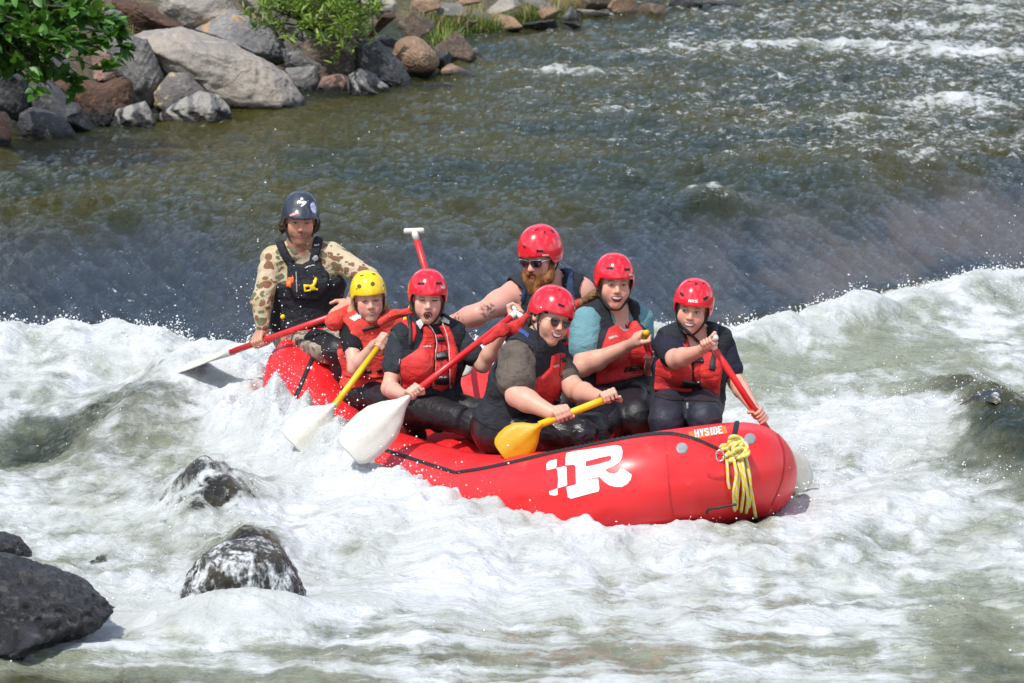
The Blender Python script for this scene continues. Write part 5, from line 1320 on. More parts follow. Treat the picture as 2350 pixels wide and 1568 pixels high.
M_PRED = simple('shaft_red', (.62, .018, .022), .35, .08, 8, dirt=(.50, .05, .05)); M_PYEL = simple('shaft_yellow', (.74, .47, .012), .35, .08, 8)
def blade_mat(name, col, stain, tr=.0):
    t = NT(name); c = t.mix(t.rng(t.noise(14, 6, rough=.65), .48, .70, 0, .6), col, stain); t.bsdf(Base_Color=c, Roughness=.42, Normal=t.bump(t.noise(60, 4), .15, .004))
    if tr:
        x = t.n('BsdfTranslucent', {'Color': col}); mx = t.n('MixShader', {0: tr}); t.l(t.b.outputs[0], mx.inputs[1]); t.l(x.outputs[0], mx.inputs[2]); t.l(mx.outputs[0], t.o.inputs[0])
    return t.m
M_BWHITE = blade_mat('blade_white', (.60, .59, .53), (.45, .43, .36)); M_BYEL = blade_mat('blade_yellow', (.78, .46, .015), (.66, .34, .01), .35); M_TGRIP = simple('grip_white', (.62, .61, .56), .4, .1, 30)
TOCAM = nrm(np.array((0, -1, .17)))
# ================================================================== PADDLES
DN, DF = 20.30, 21.1
pd = {}
pd['guide'] = paddle('red paddle held across by the guide, its white blade dipping into the foam', P(774, 722, 21.62), P(536, 806, 22.12), P(386, 852, 22.85), .20, M_PRED, M_BWHITE, nrm((.1, -.5, .85)), tg=False)
pd['yg'] = paddle('yellow paddle with white blade held by the girl in the yellow helmet', P(884, 776, 21.12), P(772, 925, 20.80), P(672, 1020, 20.70), .21, M_PYEL, M_BWHITE, TOCAM, tg=False)
pd['rg'] = paddle('red paddle with big white blade held by the shouting girl', P(1188, 716, 20.78), P(944, 906, 20.42), P(800, 1040, 20.26), .225, M_PRED, M_BWHITE, TOCAM, tdir=nrm(P(1205, 738, 20.7) - P(1180, 702, 20.8)), ferr=M_TGRIP)
pd['sm'] = paddle('yellow paddle with translucent yellow blade held by the man in sunglasses', P(1412, 908, 19.96), P(1246, 972, 19.90), P(1150, 1043, 19.90), .185, M_PYEL, M_BYEL, nrm((.2, -1, .35)), tg=False, rs=.018)
tipm = P(1412, 908, 19.96); axs = nrm(P(1412, 908, 19.96) - P(1246, 972, 19.90)); mk('end_cap', *tube([tipm - axs * .03, tipm + axs * .008], .0205, 10), simple('cap_blue', (.02, .05, .20), .4), pd['sm'])
pd['wo'] = paddle('red paddle held upright by the woman in the teal shirt', P(1474, 768, 20.68), P(1540, 930, 20.95), P(1580, 1010, 21.05), .19, M_PRED, M_BWHITE, TOCAM, tcol=M_PYEL, tdir=nrm((.5, -.8, .35)))
pd['bg'] = paddle('red paddle held by the girl at the bow, its blade beyond the bow', P(1628, 782, 20.10), P(1775, 1008, 20.30), P(1842, 1128, 20.45), .19, M_PRED, M_BWHITE, TOCAM, tdir=nrm(P(1643, 768, 20.05) - P(1604, 787, 20.12)))
pd['bm'] = paddle('red paddle standing up behind the shouting girl with its white grip in the air', P(950, 530, 21.55), P(1012, 742, 21.50), P(1050, 868, 21.42), .20, M_PRED, M_BWHITE, TOCAM, tdir=(1, .1, .02))
pd['sp'] = paddle('spare yellow paddle lying inside the raft between the two girls', P(951, 692, 21.75), P(905, 790, 21.6), P(880, 880, 21.55), .19, M_PYEL, M_BWHITE, TOCAM, tg=False)
def along(p, t):
    o = [c for c in p.children if c.name.startswith('shaft')][0]; return None
def shaft_dir(a, b): return nrm(np.asarray(a) - np.asarray(b))
def mir(pts): return [(-a, b) for a, b in pts]

# ================================================================== THE GUIDE
def make_guide():
    b = 22.05; J = lambda x, y, dd=0: P(x, y, b + dd)
    H = Head(J(689, 505, -.02), 6, -3, 3, 1.0); N = J(694, 571, .02)
    T = Torso(N, J(628, 596, .02), J(762, 588, .05), J(682, 772, .12), J(752, 772, .15), 1.0)
    Ea, Wa = J(601, 692, -.04), J(603, 752, -.06); Eb, Wb = J(846, 640, -.06), J(808, 693, -.30)
    Ca = P(598, 784, 21.99); Cb = J(770, 722, -.40)
    ax = shaft_dir(P(774, 722, 21.62), P(536, 806, 22.12))
    F = Field(); head_field(F, H, N, 'm', 'closed'); T.build(F)
    arm(F, T.SA, Ea, Wa); arm(F, T.SB, Eb, Wb); hand(F, Wa, Ca, ax, flip=-1, thumb=1); open_hand(F, Wb, J(768, 722, -.36), nrm((-.1, -.8, .6)), curl=.45, thumb=-1)
    o, V, FF, bv = skin(F, 'bearded guide in a navy helmet and camouflage shirt steering from the stern', J(715, 780, .1))
    tint_skin(o, H, SKIN_TAN, ba=.35, stub=.85, stubc=(.15, .085, .055))
    # shirt
    S = Field(); T.build(S, off=.010); sleeve(S, T.SA, Ea, 1, .072, .056); sleeve(S, Ea, Wa, .96, .056, .040); sleeve(S, T.SB, Eb, 1, .074, .058); sleeve(S, Eb, Wb, .9, .058, .042)
    S.cone(N - T.U * .0, N + T.U * .045, .066, .060, .02); S.cone(N + T.U * .055 + T.Fw * .02, N + T.U * .2 + T.Fw * .03, .060, .075, .01, 'sub'); S.noise(.006, (9, 9, 16), 1.0, 'ridge')
    so, SV, SF, sb = garment(S, 'shirt', M_CAMO, o)
    C = Field(); C.cone(N + T.U * .018 + T.Fw * .008, N + T.U * .05 + T.Fw * .014, .069, .064, .02); C.cone(N + T.U * .05 + T.Fw * .03, N + T.U * .2 + T.Fw * .05, .056, .07, .008, 'sub'); C.noise(.004, (9, 9, 40), 2, 'ridge')
    garment(C, 'collar', cloth('buff_beige', (.42, .36, .29), .9, .1), o, .006)
    # dark life vest: body block, straps
    Vf = Field(); T.build(Vf, off=.040, shoulders=False, k=.04); Vf.cut(T.mh + T.U * (T.tl - .105), nrm(T.U - T.X * .0 + T.Fw * .0), .015); Vf.cut(T.mh + T.U * .075, -T.U, .012)
    for Sx, s_ in ((T.SA, -1), (T.SB, 1)): Vf.cone(Sx + T.X * s_ * .01 - T.U * .03, Sx + T.X * s_ * .25 - T.U * .12, .080, .11, .02, 'sub')
    Vf.ell(T.at(-.165, .02, .11), (.055, .075, .075), np.stack([T.X, T.Fw, T.U], 1), .03); Vf.noise(.006, (8, 8, 12), 4, 'ridge')
    vo, VV, VF, vb = garment(Vf, 'life_vest', M_VBLACK, o)
    jb = joined((SV, SF), (VV, VF))
    for pts in ([(278, 505), (308, 580), (345, 650), (385, 700)], [(620, 440), (600, 520), (580, 600), (565, 680)]):
        p = Z(1, pts); lay('shoulder_strap', band(p, 21), jb, M_VBLACK, vo, res=2.4, h0=.006, h1=.022, soft=6)
    lay('front_panel', Z(1, [(345, 640), (395, 690), (470, 700), (520, 672), (560, 640), (618, 640), (640, 720), (690, 775), (690, 900), (600, 1000), (420, 990), (350, 900), (345, 800)]), jb, M_VBLACK, vo, res=3, h0=.004, h1=.026, soft=10)
    jb2 = jb
    lay('whistle', Z(1, [(352, 835), (362, 808), (380, 812), (390, 798), (404, 812), (402, 850), (388, 872), (380, 892), (346, 890), (344, 868)]), jb2, simple('plastic_orange', (.85, .13, .02), .4), vo, res=1.2, h0=.028, h1=.040, soft=3)
    kn_ = Z(1, [(480, 880), (482, 872), (545, 868), (562, 850), (582, 840), (592, 846), (585, 865), (570, 880), (582, 893), (598, 896), (596, 908), (560, 908), (490, 922), (484, 918)]); kh = Z(1, [(498, 890), (525, 884), (530, 900), (502, 906)])
    lay('knife', [kn_, kh], jb2, simple('plastic_yellow', (.80, .56, .01), .4), vo, res=1.1, h0=.029, h1=.040, soft=3)
    c = Z(7, [(665, 745)])[0]; lay('buckle', circle(c[0], c[1], 7.5), jb2, M_GREY, vo, res=1.5, h0=.024, h1=.032, soft=3)
    lay('zip', band(Z(7, [(478, 880), (485, 960), (490, 1060)]), 2.4), jb2, M_GREY, vo, res=1.2, h0=.030)
    for q in ([(290, 505), (335, 490)], [(560, 550), (600, 548)]): lay('stitching', band(Z(1, q), 1.6), jb2, M_REFL, vo, res=1.0, h0=.026)
    lay('lettering', band(Z(7, [(568, 848), (600, 836), (640, 824), (658, 830)]), 1.5), jb2, M_REFL, vo, res=1, h0=.029)
    yb = Z(1, [(308, 1138)])[0]; mk('pull_ball', *uvsphere(P(yb[0], yb[1], b - .16), .013, 12, 8), simple('plastic_yellow', None), vo)
    q = smooth_line([P(*Z(1, [p])[0], b - .15) for p in ((300, 1040), (312, 1120), (322, 1160), (310, 1215))], 3); mk('pull_strap', *tube(q, .006, 6), M_BLACK, vo)
    # shorts, knee, boots
    hips = (T.HA, T.HB); kn = (J(775, 806, -.42), J(838, 792, -.18)); an = (J(800, 905, -.34), J(850, 900, -.1))
    L = Field(); legs(L, [h_ + (k_ - h_) * .5 for h_, k_ in zip(hips, kn)], kn, an, (.080, .064, .052)); L.noise(.004, (10, 10, 14), 2, 'ridge'); garment(L, 'leggings', M_DARKP, o)
    Sh = Field(); Sh.cone(T.HA, T.HB, .128, None, .03)
    for h_, k_ in zip(hips, kn): Sh.cone(h_, h_ + (k_ - h_) * .78, .112, .094, .03)
    Sh.cut(T.mh + T.U * .07, T.U, .01); Sh.noise(.008, (10, 10, 12), 3, 'ridge'); shb = garment(Sh, 'shorts', M_CAMO2, o)[3]
    lay('carabiner', band(Z(1, [(580, 1218), (620, 1222), (665, 1215), (690, 1208)]), 5), joined((SV, SF), (VV, VF)) if False else shb, simple('blue_metal', (.01, .20, .38), .35), o, res=1.5, h0=.004, h1=.012, soft=2)
    # helmet, hair, face
    ho, hb = helmet(H, M_HNAVY, o, r=(.100, .122, .122), front=.030, side=-.012, vis=.022)
    M_W = M_WHITE
    lay('logo', Z(7, [(497, 205), (503, 194), (520, 195), (536, 206), (552, 200), (578, 204), (584, 214), (548, 250), (528, 254), (524, 246), (546, 226), (532, 222), (512, 226)]), hb, M_W, ho, res=.9, h0=.002)
    c = Z(7, [(536, 181)])[0]; lay('logo', circle(c[0], c[1], 3.2, 10), hb, M_W, ho, res=.8, h0=.002)
    lay('sticker', Z(7, [(622, 222), (640, 208), (655, 220), (668, 260), (672, 300), (662, 322), (640, 312), (622, 280), (616, 245)]), hb, simple('sticker_lilac', (.42, .42, .62), .5, .3, 90), ho, res=1.2, h0=.002)
    lay('sticker', Z(7, [(345, 205), (356, 196), (354, 250), (344, 300), (335, 310), (332, 290)]), hb, simple('sticker_pale', (.50, .56, .62), .5, .2, 90), ho, res=1.2, h0=.002)
    lay('sticker', Z(7, [(420, 335), (440, 318), (505, 304), (508, 322), (450, 342), (425, 350)]), hb, simple('sticker_pink', (.55, .25, .24), .5, .4, 160), ho, res=1.0, h0=.002)
    chin_strap(H, ho)
    for s_ in (-1, 1):
        Hr = Field(); Hr.ell(H.w(s_ * .084, -.030, -.030), (.024, .045, .050), H.R, .02); Hr.ell(H.w(s_ * .090, -.025, -.045 if s_ < 0 else -.015), (.020, .028, .032), H.R, .02); Hr.noise(.012, (38, 38, 38), 4.0 + s_, 'ridge', 3); garment(Hr, 'hair', M_BROWN, o, .0045, 0)
    face(H, bv, o, 'soft', M_BROWN, 'closed', simple('lips_brown', (.36, .15, .11), .5))
make_guide()

def pillow(T, root, mat, x0, x1, f, u, r=.045):
    Fp = Field(); a, c = T.ms + T.X * x0 + T.Fw * f + T.U * u, T.ms + T.X * x1 + T.Fw * f + T.U * u
    Fp.cone(a, c, r, r * .95, .02, flat=(T.Fw, .75)); Fp.noise(.006, (9, 9, 12), 1, 'ridge'); return garment(Fp, 'head_pillow', mat, root, .007)

# ================================================================== GIRL IN THE YELLOW HELMET
def make_yellow_girl():
    b = 21.42; J = lambda x, y, dd=0: P(x, y, b + dd)
    H = Head(J(846, 684, -.06), 8, -2, -4, .93); N = J(850, 740, .0)
    T = Torso(N, J(806, 758, -.02), J(898, 752, .06), J(832, 902, .03), J(882, 902, .08), .84)
    Ea, Wa = J(814, 846, -.16), J(858, 793, -.26); Ca = P(879, 783, 21.10); ax = shaft_dir(P(884, 776, 21.12), P(772, 925, 20.80))
    Eb, Wb = J(915, 830, -.02), J(908, 812, -.18); Cb = J(885, 800, -.28)
    F = Field(); head_field(F, H, N, 'f', 'grimace', .046, .006, .95); T.build(F)
    arm(F, T.SA, Ea, Wa, (.046, .040, .035, .024)); arm(F, T.SB, Eb, Wb, (.046, .040, .035, .024)); hand(F, Wa, Ca, ax, k=.88, flip=-1); hand(F, Wb, P(872, 793, 21.09), ax, k=.86, flip=1)
    o, V, FF, bv = skin(F, 'squinting girl in a yellow helmet and orange red vest beside the guide', J(850, 905, .05)); tint_skin(o, H, SKIN2, (.66, .20, .17), .75)
    S = Field(); T.build(S, off=.008); sleeve(S, T.SA, Ea, .44, .060, .056); sleeve(S, T.SB, Eb, .44, .060, .056); neckline(S, T); S.noise(.004, (11, 11, 16), 1, 'ridge'); so, SV, SF, sb = garment(S, 'shirt', M_BLKS, o)
    Vf = vest_field(T, .040, .04, .062, .060, 0); vo, VV, VF, vb = garment(Vf, 'life_vest', M_VORANGE, o)
    lay('strap', Z(8, [(362, 712), (545, 652), (556, 695), (372, 742)]), vb, M_BLACK, vo, res=1.6, h0=.003, h1=.009, soft=3)
    lay('reflective_patch', Z(8, [(225, 595), (325, 545), (385, 568), (290, 632)]), vb, M_REFL, vo, res=1.6, h0=.003)
    lay('strap', Z(8, [(370, 1160), (462, 1140), (465, 1178), (385, 1188)]), vb, M_BLACK, vo, res=1.6, h0=.003, h1=.009, soft=3); lay('buckle', Z(8, [(520, 1135), (580, 1130), (582, 1172), (520, 1176)]), vb, M_BUCK, vo, res=1.5, h0=.004, h1=.014, soft=3)
    lay('belt', Z(8, [(175, 1185), (300, 1215), (450, 1225), (580, 1205), (582, 1232), (440, 1250), (290, 1242), (178, 1212)]), vb, M_VRED, vo, res=2, h0=.003, h1=.012, soft=4)
    Pf = Field(); pa, pc = P(*Z(8, [(70, 630)])[0], b - .06), P(*Z(8, [(255, 545)])[0], b + .05); Pf.cone(pa, pc, .052, .052, .02, flat=(T.Fw, .8)); Pf.noise(.007, (9, 9, 9), 2, 'ridge'); garment(Pf, 'head_pillow', M_VORANGE, vo, .007)
    L = Field(); L.cone(T.HA, T.HB, .112, None, .03); legs(L, (T.HA, T.HB), (J(935, 935, -.35), J(985, 915, -.15)), (J(960, 1000, -.15), J(1000, 985, -.05)), (.088, .058, .046)); L.cone(T.mh, T.mh + T.U * .10, .108, .105, .03); L.noise(.005, (10, 10, 12), 3, 'ridge'); garment(L, 'trousers', M_DARKP, o)
    ho, hb = helmet(H, M_HYEL, o, r=(.100, .120, .122), front=.034, side=.004)
    for x, y, r in ((945, 884, 5.0), (1056, 864, 5.0)): c = Z(1, [(x, y)])[0]; lay('vent', circle(c[0], c[1], r, 14), hb, simple('vent_brown', (.12, .07, .02), .7), ho, res=.9, h0=.0015)
    for x, y in ((925, 905), (1145, 880)): c = Z(1, [(x, y)])[0]; lay('rivet', circle(c[0], c[1], 1.6, 8), hb, M_HOLE, ho, res=.6, h0=.002)
    for q in ([(345, 150), (385, 138)], [(470, 124), (505, 132)]): lay('vent', band(Z(8, q), 2.4), hb, simple('vent_brown', None), ho, res=.8, h0=.002)
    chin_strap(H, ho)
    for s_ in (-1, 1):
        Hr = Field(); Hr.cone(H.w(s_ * .074, -.03, .0), H.w(s_ * .088, -.06, -.085), .018, .030, .02); Hr.cone(H.w(s_ * .088, -.06, -.085), H.w(s_ * (.14 if s_ < 0 else .11), -.06, -.10), .030, .016, .02); Hr.noise(.006, (60, 60, 16), 5, 'ridge'); garment(Hr, 'hair', M_BLOND, o, .0045, 0)
    face(H, bv, o, 'squint', M_BLOND, 'grimace', simple('lips_rose', (.52, .20, .17), .4))
make_yellow_girl()

# ================================================================== SHOUTING GIRL IN A RED HELMET
SLOTS = {}
def make_red_girl():
    b = 20.95; J = lambda x, y, dd=0: P(x, y, b + dd)
    H = Head(J(981, 684, -.06), 4, 0, 2, .97); N = J(985, 755, .02)
    T = Torso(N, J(920, 782, -.04), J(1044, 776, .04), J(942, 930, .06), J(1012, 930, .10), .93, fem=True)
    Ea, Wa = J(893, 892, -.10), J(928, 908, -.36); Ca = P(950, 902, 20.425); ax = shaft_dir(P(1188, 716, 20.78), P(944, 906, 20.42))
    Eb, Wb = J(1108, 838, .0), J(1160, 752, -.13); Cb = P(1187, 718, 20.775); tx = nrm(P(1205, 738, 20.7) - P(1180, 702, 20.8))
    F = Field(); head_field(F, H, N, 'f', 'open', .048, .003); T.build(F)
    arm(F, T.SA, Ea, Wa, (.050, .044, .037, .026)); arm(F, T.SB, Eb, Wb, (.050, .044, .037, .026)); hand(F, Wa, Ca, ax, k=.95, flip=-1); hand(F, Wb, Cb - tx * .012, -tx, k=.92, flip=1, rs=.014)
    o, V, FF, bv = skin(F, 'shouting girl in a red helmet and charcoal shirt beside the yellow helmeted girl', J(980, 935, .1)); tint_skin(o, H, SKIN2, (.64, .24, .20), .45)
    S = Field(); T.build(S, off=.008); sleeve(S, T.SA, Ea, .52, .068, .066); sleeve(S, T.SB, Eb, .62, .066, .062); neckline(S, T); S.noise(.005, (10, 10, 15), 1, 'ridge'); so, SV, SF, sb = garment(S, 'shirt', M_CHAR, o)
    Vf = vest_field(T, .036, .035, .064, .060, 0); vo, VV, VF, vb = garment(Vf, 'life_vest', M_VBLACK, o)
    kw = dict(res=2.0, h0=.003, h1=.022, soft=8)
    lay('front_panel', Z(8, [(1000, 700), (1060, 660), (1120, 740), (1150, 830), (1140, 1000), (1120, 1180), (1105, 1310), (1060, 1345), (900, 1365), (790, 1360), (780, 1200), (785, 1040), (870, 990), (960, 920), (1005, 830), (1015, 760)]), vb, M_VRED, vo, **kw)
    lay('front_panel', Z(8, [(1175, 690), (1215, 660), (1290, 690), (1340, 790), (1370, 900), (1385, 990), (1370, 1120), (1345, 1270), (1310, 1340), (1285, 1360), (1290, 1200), (1282, 1000), (1262, 860), (1225, 760)]), vb, M_VRED, vo, **kw)
    lay('center_panel', Z(8, [(1075, 690), (1140, 770), (1205, 770), (1250, 800), (1278, 960), (1290, 1150), (1290, 1330), (1210, 1380), (1115, 1345), (1125, 1200), (1150, 1000), (1155, 850), (1120, 760)]), vb, M_VRED, vo, res=2.2, h0=.002, h1=.014, soft=6)
    lay('shoulder_panel', Z(8, [(765, 625), (850, 610), (935, 660), (945, 760), (915, 850), (880, 850), (870, 740), (840, 680)]), joined((SV, SF), (VV, VF)), simple('vest_bright_red', (.66, .015, .02), .7), vo, res=2, h0=.004, h1=.010, soft=5)
    lay('shoulder_strap', Z(8, [(840, 570), (890, 575), (900, 720), (898, 890), (852, 892), (858, 720)]), joined((SV, SF), (VV, VF)), M_BLACK, vo, res=2, h0=.012, h1=.018, soft=3)
    for q in ([(935, 660), (990, 620), (1030, 650), (975, 725)], [(1165, 610), (1215, 600), (1280, 640), (1278, 672), (1190, 655)]): lay('reflective_patch', Z(8, q), vb, M_REFL, vo, res=1.8, h0=.024)
    for q in ([(1065, 670), (1120, 745), (1150, 830), (1142, 1000), (1122, 1180), (1108, 1300)], [(1210, 665), (1260, 790), (1282, 960), (1292, 1150), (1290, 1340)], [(790, 1030), (785, 1150), (800, 1240), (785, 1340)]): lay('piping', band(Z(8, q), 1.8), vb, M_PIPE, vo, res=1.0, h0=.024)
    for q in ([(1150, 800), (1235, 795), (1245, 845), (1155, 852)], [(1145, 985), (1265, 955), (1275, 1035), (1150, 1052)], [(1130, 1205), (1285, 1195), (1290, 1265), (1140, 1280)]): lay('buckle', Z(8, q), vb, M_BUCK, vo, res=1.6, h0=.018, h1=.032, soft=3)
    lay('zip', band(Z(8, [(1208, 860), (1206, 1000), (1205, 1180)]), 1.8), vb, M_BLACK, vo, res=1, h0=.018)
    word('lettering', 'NRS', Z(8, [(1003, 905)])[0], Z(8, [(1090, 893)])[0], 4.5, vb, M_PIPE, vo, .8, .026)
    Pf = Field(); pa, pm, pc = [P(*Z(8, [q])[0], b + .04) for q in ((560, 640), (700, 560), (880, 530))]; Pf.cone(pa, pm, .022, .028, .02, flat=(T.Fw, .8)); Pf.cone(pm, pc, .028, .022, .02); Pf.noise(.008, (9, 9, 9), 2, 'ridge'); garment(Pf, 'head_pillow', M_VORANGE, vo, .007)
    L = Field(); L.cone(T.HA, T.HB, .118, None, .03); legs(L, (T.HA, T.HB), (J(1090, 972, -.26), J(1105, 950, -.02)), (J(1120, 1040, .0), J(1130, 1030, .1)), (.094, .070, .05)); L.cone(T.mh, T.mh + T.U * .10, .112, .108, .03); L.noise(.004, (10, 10, 12), 3, 'ridge'); garment(L, 'trousers', M_DARKP, o)
    ho, hb = helmet(H, M_HRED, o, r=(.103, .124, .120), front=.030, side=-.022)
    for q in ([(958, 220), (1028, 218), (1026, 243), (955, 242)], [(1148, 216), (1210, 214), (1213, 239), (1150, 241)]): lay('vent', Z(8, q), hb, M_HOLE, ho, res=.9, h0=.0015)
    word('lettering', 'NRS', Z(8, [(1203, 260)])[0], Z(8, [(1247, 260)])[0], 4.6, hb, M_WHITE, ho, .7, .002)
    chin_strap(H, ho)
    for s_ in (-1, 1):
        Hr = Field(); Hr.cone(H.w(s_ * .072, .0, .02), H.w(s_ * .074, -.03, -.06), .014, .018, .02); Hr.noise(.003, (60, 60, 16), 5, 'ridge'); garment(Hr, 'hair', M_AUBURN, o, .0045, 0)
    face(H, bv, o, 'squint', M_AUBURN, 'open', simple('lips_rose', None), browz=-.004)
make_red_girl()

# ================================================================== BEARDED MAN
def make_bearded():
    b = 21.6; J = lambda x, y, dd=0: P(x, y, b + dd)
    H = Head(J(1240, 590, -.08), -32, -10, -3, 1.07); N = J(1258, 655, .03)
    T = Torso(N, J(1178, 678, -.03), J(1330, 672, .05), J(1225, 890, .0), J(1320, 890, .05), 1.22)
    Ea, Wa = J(1098, 722, -.20), J(1030, 742, -.12); Eb, Wb = J(1392, 780, .10), J(1370, 860, -.05)
    F = Field(); head_field(F, H, N, 'm', 'closed', .066, .004, 1.12); T.build(F)
    arm(F, T.SA, Ea, Wa, (.072, .059, .050, .034), .03); arm(F, T.SB, Eb, Wb, (.084, .070, .055, .034), .03); hand(F, Wa, P(1000, 742, 21.50), nrm(P(950, 530, 21.55) - P(1012, 742, 21.5)), k=1.05, flip=1); open_hand(F, Wb, J(1360, 895, -.08), TOCAM, 1.05)
    o, V, FF, bv = skin(F, 'bearded man in a red helmet and white rimmed sunglasses stretching out a tattooed arm', J(1270, 900, .05))
    bvv = bv
    tat = Z(9, [(20, 1090), (85, 1060)]); t2 = Z(8, [(1375, 600)])[0]
    def ink(v, c):
        pts = [(P(*tat[0], b - .2), .045), (P(*tat[1], b - .2), .035), (P(t2[0], t2[1], b - .16), .042)]
        for p, r in pts:
            d = ray(*proj(p)[:2]); q = v - CAMV; d = d / np.linalg.norm(d); rad = np.linalg.norm(q - np.outer(q @ d, d), axis=1)
            m = sstep(r, r * .5, rad) * sstep(-.05, .35, noise3(v * 55)) * .8 * (v[:, 1] < T.SA[1] + .05)
            c = c * (1 - m[:, None]) + np.array((.09, .07, .075)) * m[:, None]
        return c
    tint_skin(o, H, SKIN_PINK, (.66, .22, .17), .6, extra=ink)
    Vf = vest_field(T, .034, .03, .098, .085, .03); vo, VV, VF, vb = garment(Vf, 'life_vest', M_VBLACK, o)
    kw = dict(res=2.4, h0=.003, h1=.014, soft=5)
    lay('side_panel', Z(9, [(400, 780), (465, 815), (500, 880), (480, 960), (455, 1020), (420, 1000), (402, 900)]), vb, M_NAVY, vo, **kw)
    lay('side_panel', Z(9, [(930, 590), (1045, 610), (1040, 720), (1080, 1000), (1050, 1020), (960, 850), (970, 700)]), vb, M_NAVY, vo, **kw)
    lay('shoulder_strap', Z(9, [(850, 580), (935, 590), (955, 700), (975, 820), (880, 790), (845, 690)]), vb, M_VBLACK, vo, **kw)
    lay('buckle', Z(9, [(885, 608), (945, 604), (948, 662), (890, 670)]), vb, M_BUCK, vo, res=1.8, h0=.014, h1=.026, soft=3)
    lay('front_panel', Z(9, [(890, 1330), (1020, 1240), (1040, 1500), (900, 1500)]), vb, M_VRED, vo, **kw); lay('buckle', Z(9, [(890, 1400), (960, 1370), (965, 1440), (900, 1460)]), vb, M_BUCK, vo, res=2, h0=.014, h1=.026, soft=3)
    L = Field(); L.cone(T.HA, T.HB, .135, None, .03); legs(L, (T.HA, T.HB), (J(1215, 930, -.45), J(1290, 930, -.45)), (J(1220, 1000, -.3), J(1290, 1000, -.3)), (.11, .075, .055)); L.cone(T.mh, T.mh + T.U * .12, .14, .14, .03); garment(L, 'trousers', M_DARKP, o, .010)
    ho, hb = helmet(H, M_HRED, o, r=(.104, .124, .126), front=.030, side=-.012, ear=.012)
    for q in ([(455, 322), (500, 345), (497, 370), (458, 350)], [(615, 380), (695, 385), (692, 410), (615, 406)], [(698, 165), (712, 158), (722, 190), (700, 192)]): lay('vent', Z(9, q), hb, M_HOLE, ho, res=.9, h0=.0015)
    for q in ([(592, 158), (640, 138)], [(780, 152), (815, 180)]): lay('vent', band(Z(9, q), 2.6), hb, M_HOLE, ho, res=.8, h0=.0015)
    word('lettering', 'NRS', Z(9, [(685, 434)])[0], Z(9, [(758, 434)])[0], 3.4, hb, M_WHITE, ho, .7, .002)
    chin_strap(H, ho)
    # full beard
    Bf = Field()
    for s_ in (-1, 1): Bf.cone(H.w(s_ * .070, .014, -.026), H.w(s_ * .058, .046, -.085), .018, .036, .02); Bf.cone(H.w(s_ * .020, .092, -.055), H.w(s_ * .040, .074, -.088), .012, .026, .015)
    Bf.ell(H.w(0, .066, -.120), (.060, .048, .048), H.R, .03); Bf.ell(H.w(0, .076, -.152), (.044, .040, .036), H.R, .03); Bf.cone(H.w(-.022, .092, -.053), H.w(.022, .092, -.053), .010, None, .01)
    Bf.ell(H.w(0, .112, -.069), (.018, .014, .0045), H.R, .006, 'sub'); Bf.noise(.0045, (55, 55, 30), 6, 'ridge', 3); garment(Bf, 'beard', M_GINGER, o, .0045, 0)
    shades(H, bv, o, 'wrap')
    face(H, bv, o, 'open', M_GINGER, 'closed', M_LIP, shades=True)
def shades(H, bv, root, kind):
    g = thing_child('sunglasses', root)
    def cast(a, b_): return H.w(a, .20, b_), -H.f
    for s_ in (-1, 1):
        cx = s_ * .032
        if kind == 'wrap': out = arcs([(cx - s_ * .024, .010), (cx, .013), (cx + s_ * .028, .012)]) + arcs([(cx + s_ * .028, .012), (cx + s_ * .026, -.008), (cx + s_ * .012, -.019), (cx - s_ * .012, -.018), (cx - s_ * .022, -.006), (cx - s_ * .024, .010)])
        else: out = arcs([(cx - s_ * .022, .009), (cx, .013), (cx + s_ * .024, .010)]) + arcs([(cx + s_ * .024, .010), (cx + s_ * .024, -.008), (cx + s_ * .010, -.026), (cx - s_ * .008, -.025), (cx - s_ * .021, -.010), (cx - s_ * .022, .009)])
        z0 = -.002 if kind == 'wrap' else -.003
        V = []; F = []; n = len(out)
        for a, b_ in out:
            bow = .100 - 3.2 * (a * a) if kind == 'wrap' else .096 - 1.6 * a * a
            V.append(H.w(a, bow, b_ + z0))
        c = H.w(cx, (.100 if kind == 'wrap' else .096) - (3.2 if kind == 'wrap' else 1.6) * cx * cx + .004, -.003 + z0); V.append(c)
        F = [(i, (i + 1) % n, n) for i in range(n)]
        mk('lens', np.array(V), F, M_LENS if kind == 'wrap' else M_LENS, g, smooth=True)
        if kind != 'wrap':
            low = [(x, min(y, -.009)) for x, y in out if y < -.006]
            if len(low) > 3:
                VV = [H.w(x, .0972 - 1.6 * x * x, y + z0) for x, y in low]; mk('lens_tint', np.array(VV), [tuple(range(len(VV)))], M_LENSR, g)
        ln = [np.array(q) for q in V[:n]] + [np.array(V[0])]
        mk('rim', *tube(ln, .0014 if kind != 'wrap' else .0024, 5), simple('frame_gold', (.30, .22, .12), .3, metal=.8) if kind != 'wrap' else simple('frame_dark', (.02, .018, .02), .3), g)
        if kind == 'wrap': mk('brow_bar', *tube([q_ + H.z * .0035 + H.f * .001 for q_ in ln[:9]], .0022, 5), simple('frame_white', (.62, .62, .64), .3), g)
        q = [V[0] if s_ == 5 else H.w(s_ * .060, .100 - (3.2 if kind == 'wrap' else 1.6) * .0036, .006), H.w(s_ * .078, .055, .004), H.w(s_ * .080, -.01, .0)]
        mk('temple', *tube(smooth_line(q, 4), .0024 if kind == 'wrap' else .0014, 5), simple('frame_white', None) if kind == 'wrap' else simple('frame_gold', None), g)
    mk('bridge', *tube(smooth_line([H.w(-.010, .099, .006), H.w(0, .102, .008), H.w(.010, .099, .006)], 3), .0018, 5), simple('frame_white', None) if kind == 'wrap' else simple('frame_gold', None), g)
def thing_child(name, root):
    o = bpy.data.objects.new(name, None); COL.objects.link(o); o.parent = root; o.empty_display_size = .05; return o
make_bearded()

